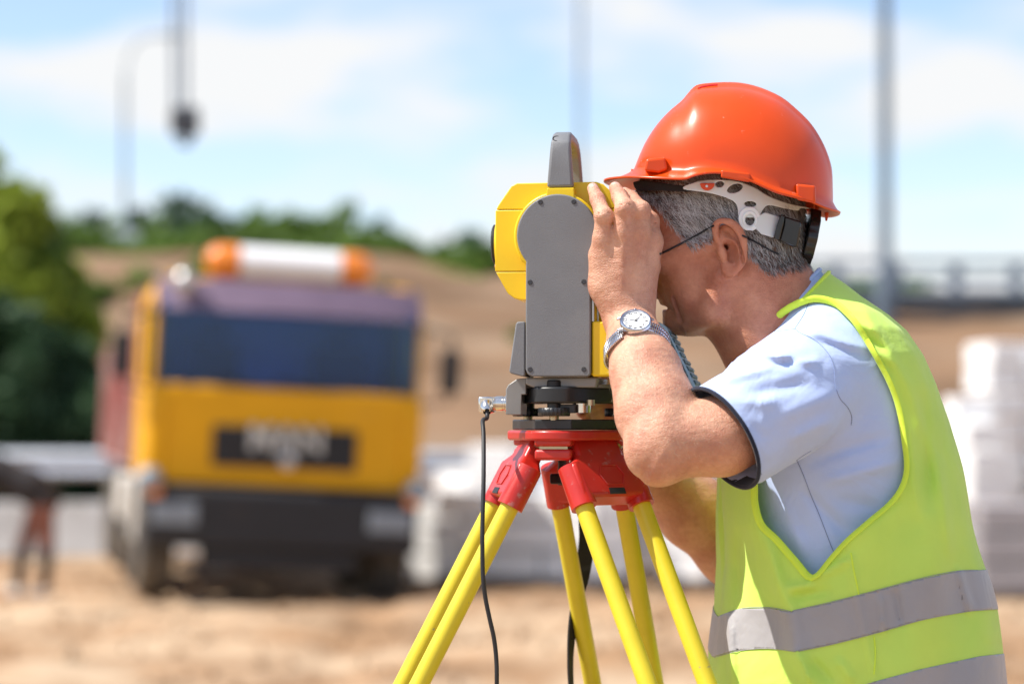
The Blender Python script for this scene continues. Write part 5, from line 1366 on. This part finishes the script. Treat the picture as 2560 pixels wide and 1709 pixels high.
# ================================================================== HELMET
M['helmet'] = pm('helmet', (0.74, 0.075, 0.006), 0.30, var=0.05, vs=12, coat=0.06, spec=0.42, trans=0.12, bump=0.03, bs=90, dirt=(0.85, 0.42, 0.32), dirt_s=120, dirt_lo=0.68, dirt_hi=0.74)
M['harness'] = pm('harness', (0.66, 0.70, 0.71), 0.4, var=0.04, sss=0.2)
M['harness_white'] = pm('harness_white', (0.80, 0.82, 0.83), 0.35, var=0.03, sss=0.2)
M['sweatband'] = pm('sweatband', (0.018, 0.014, 0.013), 0.9, var=0.2, vs=80, bump=0.4, bs=500)
M['smoke_black'] = pm('smoke_black', (0.020, 0.018, 0.016), 0.22, var=0.2, vs=40)
zh = lambda p: (1500 + p[0]/3.915, 200 + p[1]/3.915)
YH, PSH = 3.055, R(7)
hC = W(1812, 0, YH)
hF = np.array([-math.cos(PSH), math.sin(PSH), 0]); hL = np.array([-math.sin(PSH), -math.cos(PSH), 0])
def HP(px, s, z):
    """helmet point: silhouette column px, lateral offset s, height z"""
    q = -((px - 1280)*YH/FPX - hC.x)/math.cos(PSH)
    return np.array([hC.x, YH, 0]) + q*hF + s*hL + np.array([0, 0, z])
def hz_(py): return CZ - (py - HZ)*YH/FPX
top_c = [zh(p) for p in ((330, 925), (345, 885), (400, 740), (470, 590), (570, 440), (690, 310), (810, 210), (870, 140), (930, 75), (1000, 48), (1180, 35), (1350, 40), (1500, 70), (1650, 125), (1790, 200), (1920, 310), (2030, 420), (2110, 530), (2180, 660), (2230, 790), (2255, 900), (2262, 1050), (2264, 1165))]
edge_c = [zh(p) for p in ((40, 968), (100, 978), (350, 998), (600, 1026), (860, 1046), (950, 1020), (1050, 998), (1150, 990), (1300, 1002), (1420, 1040), (1520, 1080), (1640, 1135), (1750, 1180), (1900, 1215), (2050, 1250), (2200, 1300), (2330, 1308))]
eX, eY = zip(*spline(edge_c, 6)); eX, eY = np.array(eX), np.array(eY)
tX = np.array([p[0] for p in top_c]); tY = np.array([p[1] for p in top_c])
tS = spline(top_c, 6); tX = np.array([p[0] for p in tS]); tY = np.array([p[1] for p in tS])
xf, xb = tX[0], tX[-1]
xm, xr = (xf + xb)/2, (xb - xf)/2
NS, NT = 96, 49
def halfw(u): return 0.1065*(max(0, 1 - abs(u)**2.35))**(1/2.1)
hv = []
for i in range(NS + 1):
    u = -math.cos(math.pi*i/NS)                        # -1 front, 1 back
    x = xm + xr*u; zt = hz_(np.interp(x, tX, tY)); ze = hz_(np.interp(x, eX, eY)) + np.interp(x, [1560, 1720, 1800, 1980, 2078], [0.0145, 0.0135, 0.0070, 0.0070, 0.0130])
    if i == 0: zt = ze + 0.004
    w = halfw(u)
    for j in range(NT):
        t = math.pi*j/(NT-1); cs, sn = math.cos(t), math.sin(t)
        y = w*math.copysign(abs(cs)**0.86, cs); zz = abs(sn)**0.93
        zc = ze + (zt - ze)*zz
        # central ridge: the traced outline is the ridge; fall 4 mm beside it
        rid = 0.030*(0.55 + 0.45*(1-u)/2)
        fall = 0.0050*np.clip((abs(y) - rid)/0.008, 0, 1) * np.clip((zz - 0.15)/0.3, 0, 1)*np.clip((u + 0.75)/0.4, 0, 1)
        hv.append(HP(x, y, zc - fall))
hv = np.array(hv); hfaces = []
for i in range(NS):
    for j in range(NT-1): a = i*NT + j; hfaces.append((a, a+1, a+NT+1, a+NT))
helmet = thing('safety_helmet', HP(xm, 0, hz_(430)), 'orange hard hat with peak and side slots on the surveyor', 'helmet')
V, T = np.array(hv), tris(np.array(hfaces))
# brim: rim loop swept outwards; wide at the front, narrow at the sides
rim = [(i, NT-1) for i in range(NS+1)]; ringidx = []
loopA = [i*NT for i in range(NS+1)]; loopB = [i*NT + NT-1 for i in range(NS, -1, -1)]
lp = loopA + loopB
bv = []; rows = 6; nlp = len(lp)
c0_ = HP(xm, 0, 0)
for r in range(rows):
    tt = r/(rows-1)
    for k, id_ in enumerate(lp):
        p = hv[id_]; rel_ = p - c0_; q = rel_ @ hF; s = rel_ @ hL
        ang = math.atan2(s/0.105, q/ (xr*YH/FPX))
        ca = math.cos(ang)
        ext = 0.0095 + 0.0275*max(0, ca)**1.1
        dirv = np.array([math.cos(ang)*1.0, math.sin(ang)*0.85]); dirv /= np.linalg.norm(dirv)
        # height: follow the traced edge, curling out from the shell
        pt = p + (hF*dirv[0] + hL*dirv[1])*ext*tt
        qq = (pt - c0_) @ hF; xpx = xm - qq*math.cos(PSH)*FPX/YH
        ze = hz_(np.interp(xpx, eX, eY))
        z = p[2] + (ze - p[2])*(1 - (1 - tt)**1.7)
        if ca > 0.3 and tt > 0: z += -0.004*math.sin(math.pi*tt)*0
        pt[2] = z; bv.append(pt)
bf = [(r*nlp + k, r*nlp + (k+1) % nlp, (r+1)*nlp + (k+1) % nlp, (r+1)*nlp + k) for r in range(rows-1) for k in range(nlp)]
allv = np.concatenate([hv, np.array(bv)]); allf = hfaces + [tuple(len(hv) + i for i in f) for f in bf]
so = obj('shell', allv, allf, M['helmet'], helmet, smooth=60, solid=0.0026)
bm = bmesh.new(); bm.from_mesh(so.data); bmesh.ops.remove_doubles(bm, verts=bm.verts, dist=0.0004); bmesh.ops.recalc_face_normals(bm, faces=bm.faces)
cen = np.mean(allv, axis=0)
bm.faces.ensure_lookup_table()
top_face = max(bm.faces, key=lambda f: f.calc_center_median().z)
if top_face.normal.z < 0: bmesh.ops.reverse_faces(bm, faces=bm.faces)
bm.to_mesh(so.data); bm.free(); so.data.polygons.foreach_set('use_smooth', np.ones(len(so.data.polygons), bool))
bvh_h = BVHTree.FromPolygons([tuple(p) for p in allv], [tuple(f) for f in allf])
# moulded slots and lugs on the near side (and their twins on the far side)
def boss(name, poly, depth, sink=0.012, m='helmet', bev=0.003):
    pts = [z for z in map(zh, poly)]
    hits = [cast(bvh_h, x, y, 0.0) for x, y in pts]; hits = [h if h is not None and h.y < 3.02 else None for h in hits]; ok = [h for h in hits if h is not None]
    if not ok: return
    yn = sum(h.y for h in ok)/len(ok)
    o1, o2 = [], []
    for (x, y), h in zip(pts, hits):
        yy = (h.y if h is not None else yn); o1.append(W(x, y, min(h.y for h in ok) - depth*0.55)); o2.append(W(x, y, max(yy, yn) + sink))
    for mirror in (0, 1):
        b = MB(); n = len(pts); vs = o1 + o2
        if mirror:
            out = []
            for p in vs:
                r_ = np.array(p) - np.array([hC.x, YH, 0]); q, s = r_ @ hF, r_ @ hL
                pp = np.array([hC.x, YH, 0]) + q*hF - s*hL; pp[2] = p[2]; out.append(pp)
            vs = out
        b.add(vs, [tuple(range(n)), tuple(range(2*n-1, n-1, -1))] + [(i, n+i, n+(i+1) % n, (i+1) % n) for i in range(n)])
        b.build(name, M[m], helmet, bevel=bev, seg=3, smooth=50)
boss('accessory_slot', [(452, 772), (640, 757), (662, 880), (575, 912), (432, 890)], 0.010)
boss('visor_slot', [(1190, 880), (1470, 915), (1466, 1003), (1180, 955)], 0.014, bev=0.002)
boss('rear_slot', [(1915, 1015), (2112, 1035), (2112, 1210), (1925, 1175)], 0.008)
vs_ = cast_line(bvh_h, [zh(p) for p in ((965, 88), (1000, 72), (1080, 58), (1150, 52))], -0.0008, 6)
if len(vs_) > 2: MB().tube(vs_, 0.0018, 8).build('vent_slot', M['red_dome'], helmet, smooth=60)
lug = [zh(p) for p in ((2195, 1295), (2240, 1290), (2232, 1350), (2222, 1382), (2205, 1378))]
MB().prism(lug, 3.05, 3.058, lambda u, v, y: W(u, v, y)).build('rear_lug', M['helmet'], helmet, bevel=0.001)
flap = [zh((1050 + 72*math.cos(R(a)), 1010 - 72*math.sin(R(a)))) for a in range(180, 361, 15)]
MB().prism(flap, 2.962, 2.966, lambda u, v, y: W(u, v, y)).build('strap_lug', M['helmet'], helmet, bevel=0.0008)
MB().lathe([(0.0016, 0), (0.0016, 0.0012)], W(*zh((1045, 1040)), 2.9615), (0, -1, 0), n=10).build('rivet', M['harness'], helmet)

# ---- inner harness: thin plastic bent round the head, cut to the traced outline
zr = lambda p: (1740 + p[0]/5.6, 420 + p[1]/5.6)
def head_y(px, py, out):
    """near side of the head oval at a pixel, pushed out by `out` metres"""
    t = (px - 1800)/2000.0
    b_ = 0.083 + out; a_ = 0.107 + out
    return 3.058 - b_*np.sqrt(np.maximum(1 - (t/a_)**2, 0.02)) - 0.06*t*0
def sheet(name, poly, holes, out, th, m, parent, h=0.0009):
    P = np.array(poly); x0, y0 = P.min(0) - 4; x1, y1 = P.max(0) + 4
    lo_ = np.array([W(x0, 0, 2.97).x, 2.945, W(0, y1, 3.0).z]); hi_ = np.array([W(x1, 0, 3.06).x, 3.06, W(0, y0, 3.0).z])
    def f(Pt):
        px, py = proj(Pt)
        d2 = poly_sdf(px, py, poly)
        for hpoly in holes: d2 = np.maximum(d2, -poly_sdf(px, py, hpoly))
        d2 = d2*3.0/FPX
        dy = np.abs(Pt[:, 1] - head_y(px, py, out))*np.clip(1 - np.abs((px-1800)/2000/0.12)**2, 0.25, 1)**0.5 - th
        return smax(d2, dy, 0.0006)
    V, Q = dense(f, lo_, hi_, h)
    return obj(name, V, Q, M[m], parent, smooth=180)
def ellp(c, a, b, rot=0, n=24, f=zr): return [f((c[0] + a*math.cos(t)*math.cos(R(rot)) - b*math.sin(t)*math.sin(R(rot)), c[1] + a*math.cos(t)*math.sin(R(rot)) + b*math.sin(t)*math.cos(R(rot)))) for t in np.linspace(0, 2*math.pi, n+1)[:-1]]
outer = [(-170, 255), (-60, 215), (60, 180), (300, 160), (560, 180), (800, 260), (980, 370), (1160, 450), (1400, 520), (1650, 565), (1640, 585), (1480, 560), (1440, 590), (1390, 595), (1200, 560), (1050, 525), (990, 530), (950, 570), (915, 625), (905, 680),
         (860, 700), (660, 700), (592, 665), (585, 590), (570, 520), (520, 465), (440, 425), (300, 380), (150, 345), (0, 325), (-170, 300)]
sheet('cradle', [zr(p) for p in spline(outer, 3, closed=True)], [ellp((330, 228), 60, 42, -8), ellp((545, 285), 112, 58, -20), ellp((760, 505), 82, 38, 3)], 0.0085, 0.0009, 'harness', helmet)
sheet('hinge_disc', ellp((750, 712), 156, 172, 0, 40), [ellp((754, 725), 66, 80, 0, 30)], 0.0110, 0.0013, 'harness_white', helmet)
sheet('hinge_collar', ellp((752, 716), 108, 122, 0, 40), [ellp((754, 725), 80, 94, 0, 30)], 0.0124, 0.0010, 'harness_white', helmet)
armp = [(850, 690), (905, 650), (960, 622), (1000, 628), (1160, 680), (1210, 695), (1140, 985), (1070, 972), (910, 925), (850, 862), (800, 800)]
sheet('nape_strap', [zr(p) for p in armp], [ellp((754, 725), 90, 100, 0, 24)], 0.0115, 0.0009, 'harness', helmet)
sheet('sweatband', [zh(p) for p in spline([(340, 985), (560, 1000), (760, 1030), (920, 1050), (915, 1092), (760, 1090), (560, 1082), (400, 1088), (345, 1062)], 3, closed=True)], [], 0.004, 0.0022, 'sweatband', helmet)
# ratchet adjuster at the nape
def rbox(name, poly, y0, y1, m, bev=0.0012): return MB().prism([zr(p) for p in poly], y0, y1, lambda u, v, y: W(u, v, y)).build(name, M[m], helmet, bevel=bev, seg=2, smooth=40)
rbox('ratchet_clip', [(1185, 650), (1240, 668), (1225, 790), (1170, 1010), (1085, 985), (1130, 800)], 2.974, 3.11, 'smoke_black')
rbox('ratchet_housing', [(1238, 672), (1470, 750), (1470, 830), (1420, 1110), (1340, 1095), (1165, 1020), (1225, 800)], 2.980, 3.115, 'smoke_black', 0.002)
kc, kd = Vector(W(*zr((1470, 960)), 3.048)), Vector((0.96, 0.0, -0.20)).normalized()
MB().lathe([(0.020, -0.012), (0.020, 0.002), (0.0, 0.002)], kc, kd, n=32).build('ratchet_neck', M['smoke_black'], helmet, smooth=40)
kp = []
for i in range(40): kp.append(0.0340 if (i // 2) % 2 else 0.0322)
mb = MB(); ux = kd.cross(Vector((0, 1, 0))).normalized(); uy = kd.cross(ux)
vs = [kc + kd*h_ + (ux*math.cos(2*math.pi*i/40) + uy*math.sin(2*math.pi*i/40))*kp[i]*1.12 for h_ in (0.004, 0.0175) for i in range(40)]
mb.add(vs, [tuple(range(40)), tuple(range(79, 39, -1))] + [(i, 40+i, 40+(i+1) % 40, (i+1) % 40) for i in range(40)])
mb.build('ratchet_knob', M['smoke_black'], helmet, bevel=0.0015, seg=2, smooth=30)

# ================================================================== SPECTACLES
spec = thing('spectacles', H(1700, 608, 0.075), 'thin black spectacles whose temple arm runs to the ear', 'spectacles')
M['black_wire'] = pm('black_wire', (0.012, 0.011, 0.012), 0.4)
M['lens_glass'] = pm('lens_glass', (0.03, 0.03, 0.03), 0.02, spec=0.6, var=0.0)
bvh_body = BVHTree.FromPolygons([tuple(p) for p in bV], [tuple(q) for q in bQ])
zf = lambda p: (1600 + p[0]/3.92, 500 + p[1]/3.92)
arm_pts = cast_line(bvh_body, [zf(p) for p in ((200, 528), (320, 468), (450, 402), (560, 342), (660, 282), (720, 252))], 0.0022, 6)
MB().tube(arm_pts, 0.0013, 8).build('temple_arm', M['black_wire'], spec, smooth=60)
cord = cast_line(bvh_body, [zf(p) for p in ((1000, 345), (1060, 375), (1130, 410), (1210, 455), (1290, 500), (1360, 530))], 0.0028, 6)
if len(cord) > 2: MB().tube(cord, 0.0012, 8).build('neck_cord', M['rubber'], spec, smooth=60)
a0 = H(1640, 632, 0.066)
for sg in (1, -1):
    c = H(1622, 598, 0.032, sg) + eF*0.004
    MB().lathe([(0.0225, -0.0008), (0.0235, 0), (0.0225, 0.0008), (0.0215, 0)], c, eF, n=32).build('lens_rim', M['black_wire'], spec, smooth=60)
    MB().lathe([(0.0215, -0.0006), (0.0215, 0.0006)], c, eF, n=32).build('lens', M['lens_glass'], spec, smooth=60)
MB().tube([H(1622, 592, 0.011) + eF*0.006, H(1622, 588, 0) + eF*0.009, H(1622, 592, 0.011, -1) + eF*0.006], 0.001, 8).build('bridge', M['black_wire'], spec)
MB().tube([arm_pts[0], Vector(H(1622, 598, 0.054) + eF*0.004)], 0.0013, 8).build('hinge_end', M['black_wire'], spec)

# ================================================================== WRIST WATCH
M['steel'] = pm('steel', (0.62, 0.64, 0.68), 0.22, metal=1.0, var=0.05, vs=60)
M['dial'] = pm('dial', (0.82, 0.83, 0.84), 0.35, var=0.02)
M['ink'] = pm('ink', (0.012, 0.012, 0.014), 0.5)
zw = lambda p: (1480 + p[0]/6.03, 740 + p[1]/6.03)
wc = cast(bvh_body, *zw((658, 400)), 0.004)
wn_ = Vector((0.02, -0.72, 0.69)).normalized()               # dial faces up and to the camera
wx_ = Vector((1, 0.02, -0.03)); wx_ = (wx_ - wn_*wx_.dot(wn_)).normalized(); wy_ = wn_.cross(wx_)
watch = thing('wristwatch', wc, 'steel wristwatch with white dial and link bracelet on the near wrist', 'watch')
def dialp(r, ang, h): return wc + wx_*(r*math.cos(R(ang))) + wy_*(r*math.sin(R(ang))) + wn_*h
MB().lathe([(0.0165, -0.004), (0.0188, -0.0025), (0.0195, 0.0015), (0.0192, 0.0040), (0.0180, 0.0052), (0.0166, 0.0052), (0.0162, 0.0030), (0.0, 0.0030)], wc, wn_, n=48, ref=wx_).build('case', M['steel'], watch, smooth=40)
MB().lathe([(0.0161, 0.0031), (0.0161, 0.0034), (0.0, 0.0034)], wc, wn_, n=48, ref=wx_).build('dial', M['dial'], watch)
# numerals: 12 points left along the bracelet, 3 points to the hand
nv, nf = [], []
for k in range(1, 13):
    cu = bpy.data.curves.new('n', 'FONT'); cu.body = str(k); cu.size = 0.0056; cu.align_x = 'CENTER'; cu.align_y = 'CENTER'; cu.resolution_u = 2; cu.offset = 0.0002
    fo = bpy.data.objects.new('n_tmp', cu); COL.objects.link(fo); bpy.context.view_layer.update()
    me = bpy.data.meshes.new_from_object(fo.evaluated_get(bpy.context.evaluated_depsgraph_get())); bpy.data.objects.remove(fo)
    ang = 178 - 30*k; p0 = dialp(0.0127, ang, 0.00355)
    ru = -wx_*math.cos(R(-2)) ; rr_ = wy_                     # top of the figures towards 12 (left), right side towards 3 (up)
    n0 = len(nv)
    for v in me.vertices: nv.append(p0 + rr_*v.co.x + ru*v.co.y)
    for p in me.polygons: nf.append(tuple(n0 + i for i in p.vertices))
obj('numerals', nv, nf, M['ink'], watch)
def hand_(ang, L, w, h): 
    d = (wx_*math.cos(R(ang)) + wy_*math.sin(R(ang))); s = wn_.cross(d); c = wc + wn_*h
    MB().prism([(-w, -0.002), (w, -0.002), (w*0.4, L), (-w*0.4, L)], h, h + 0.0002, lambda u, v, y: wc + s*u + d*v + wn_*y).build('watch_hand', M['ink'], watch)
hand_(172, 0.0078, 0.00055, 0.0037); hand_(55, 0.0108, 0.00045, 0.0041); hand_(68, 0.0118, 0.00015, 0.0044)
MB().lathe([(0.0009, 0.0034), (0.0009, 0.0048), (0.0, 0.0048)], wc, wn_, n=12).build('hand_pin', M['ink'], watch)
MB().lathe([(0.0022, 0.0185), (0.0022, 0.0215), (0.0, 0.0215)], wc + wn_*0.001, wy_, n=14).build('crown', M['steel'], watch, smooth=40)
# bracelet: links that follow the wrist
def wrist_ring():
    out = []
    for k in range(64):
        a = 2*math.pi*k/64; d = wx_*math.cos(a) + wn_*math.sin(a)
        c = wc - wn_*0.024 - wx_*0.0
        h = bvh_body.ray_cast(c + d*0.075, -d)
        out.append((h[0] + d*0.0022) if h[0] is not None else c + d*0.03)
    return out
ringp = wrist_ring(); mew = None
for k in range(64):
    a = 2*math.pi*k/64
    if math.sin(a) > 0.80: continue
    p = ringp[k]; t = (ringp[(k+1) % 64] - ringp[k-1]).normalized(); nrm = t.cross(wy_).normalized()
    sag = -wy_*0.010*max(0, -math.cos(a))*1.2 - wy_*0.004
    for dy_, wd in ((-0.0063, 0.0052), (0, 0.0062), (0.0063, 0.0052)):
        off = 0.0 if dy_ == 0 else 0.5
        q = p + wy_*dy_ + sag + t*(0.0016*off*2)
        ln = (ringp[(k+1) % 64] - p).length*0.92
        MB().box(q, (ln, wd, 0.0026), Matrix((t, wy_, nrm)).transposed()).build('bracelet_link', M['steel'], watch, bevel=0.0006, seg=1)
for sx in (-1, 1):
    b = MB()
    for sy in (-1, 1):
        b.add([wc + wx_*(sx*u) + wy_*(sy*v) + wn_*h for u, v, h in ((0.0135, 0.0125, 0.002), (0.0135, 0.0085, 0.002), (0.0225, 0.0080, -0.003), (0.0225, 0.0108, -0.003), (0.0135, 0.0125, -0.003), (0.0135, 0.0085, -0.003), (0.0225, 0.0080, -0.0055), (0.0225, 0.0108, -0.0055))],
              [(0, 1, 2, 3), (4, 7, 6, 5), (0, 3, 7, 4), (1, 5, 6, 2), (3, 2, 6, 7), (0, 4, 5, 1)])
    b.build('lug', M['steel'], watch, bevel=0.0008)
# ================================================================== HAIR
def hair_mat(name, dark, light, rough=0.45):
    m = bpy.data.materials.new(name); m.use_nodes = True; n, l = m.node_tree.nodes, m.node_tree.links; b = n['Principled BSDF']
    a = n.new('ShaderNodeAttribute'); a.attribute_name = 'grey'
    r = n.new('ShaderNodeValToRGB'); r.color_ramp.elements[0].color = dark + (1,); r.color_ramp.elements[1].color = light + (1,)
    l.new(a.outputs['Fac'], r.inputs['Fac']); l.new(r.outputs[0], b.inputs['Base Color']); b.inputs['Roughness'].default_value = rough
    b.inputs['Specular IOR Level'].default_value = 0.6
    return m
M['hair'] = hair_mat('hair', (0.022, 0.015, 0.011), (0.74, 0.73, 0.72))
M['arm_hair'] = hair_mat('arm_hair', (0.30, 0.19, 0.10), (0.75, 0.60, 0.42))
def strands(mask, n, seed, flow, length, width, lift, greyf, bend=0.5):
    """short tapered hairs rooted on the body where mask (per quad) holds"""
    r = np.random.default_rng(seed); q = bQ[mask]
    ar = np.linalg.norm(np.cross(bV[q[:, 2]] - bV[q[:, 0]], bV[q[:, 3]] - bV[q[:, 1]]), axis=1)
    k = r.choice(len(q), n, p=ar/ar.sum()); u, v = r.random((2, n, 1))
    P = (bV[q[k, 0]]*(1-u) + bV[q[k, 1]]*u)*(1-v) + (bV[q[k, 3]]*(1-u) + bV[q[k, 2]]*u)*v
    N = bN[q[k, 0]]; D = flow(P, N, r); D -= N*(D*N).sum(1)[:, None]; D /= np.linalg.norm(D, axis=1)[:, None]
    L = length(P, r)[:, None]; side = np.cross(N, D); side /= np.linalg.norm(side, axis=1)[:, None]
    th = r.uniform(-0.5, 0.5, (n, 1)); side = side*np.cos(th) + N*np.sin(th)
    w = width*r.uniform(0.6, 1.3, (n, 1)); curl = r.normal(size=(n, 1))*0.12
    rows = []
    for t, ww in ((0, 1.0), (0.35, 1.0), (0.7, 0.8), (1.0, 0.15)):
        c = P + (D + side*curl*t)*L*t + N*(L*lift*(t - bend*t*t))
        rows += [c - side*w*ww, c + side*w*ww]
    V = np.stack(rows, 1).reshape(-1, 3); b0 = np.arange(n)[:, None]*8
    F = np.concatenate([b0 + np.array([2*i, 2*i+1, 2*i+3, 2*i+2]) for i in range(3)])
    g = np.repeat(greyf(P, r), 8)
    return V, F, g
qc = bQ[:, 0]
hm = is_head & (hp_ < RNG.normal(size=len(hp_))*3.0 + 5*np.sin(npx*0.35)*np.sin(npy*0.31)) & ~earm & (npy > 395) & (np.abs(hs) > -1) & (bV[:, 0] > W(1575, 0, 3.06).x)
hm &= (np.abs(hs) < 0.083) | (npx > 1868) | (npx < 1780)
mask_h = hm[bQ].mean(1) > 0.4
def flow_h(P, N, r):
    px, py = proj(P); back = np.clip((px - 1640)/360, 0, 1)[:, None]
    d = -eF*(0.75 - 0.35*back) - eU*(0.60 + 0.45*back)
    return d + r.normal(size=P.shape)*0.30
def len_h(P, r):
    px, py = proj(P)
    L = np.interp(py, [420, 520, 600, 690], [0.020, 0.017, 0.012, 0.007])
    L = np.where(px < 1700, np.minimum(L, 0.012), L)
    return L*r.uniform(0.5, 1.15, len(P))*np.where(r.random(len(P)) < 0.04, 1.5, 1)
def grey_h(P, r):
    px, py = proj(P); base = np.interp(px, [1600, 1720, 1850, 1960], [0.60, 0.70, 0.60, 0.32]) - np.clip((py - 590)/120, 0, 1)*0.22
    return np.clip(base + np.where(r.random(len(P)) < 0.5, -0.36, 0.24) + r.normal(size=len(P))*0.15 + 0.12*np.sin(P[:, 0]*420 + P[:, 2]*260), 0, 1)
hV, hF_, hG = strands(mask_h, 26000, 5, flow_h, len_h, 0.00022, 0.42, grey_h)
obj('hair', hV, hF_, M['hair'], surveyor, attrs={'grey': hG})
am = (bV[:, 1] < 2.965) & (bpy_ > 800) & (bpx < 1800) & (bpx > 1500)
am |= (bV[:, 1] > 3.2) & (bpx > 1560) & (bpx < 1850) & (bpy_ > 1090)
mask_a = am[bQ].all(1)
aV, aF, aG = strands(mask_a, 2600, 6, lambda P, N, r: np.array([0.45, 0, -0.8])[None] + r.normal(size=P.shape)*0.5, lambda P, r: r.uniform(0.004, 0.009, len(P)), 0.00007, 0.75, lambda P, r: r.random(len(P)))
obj('arm_hair', aV, aF, M['arm_hair'], surveyor, attrs={'grey': aG})
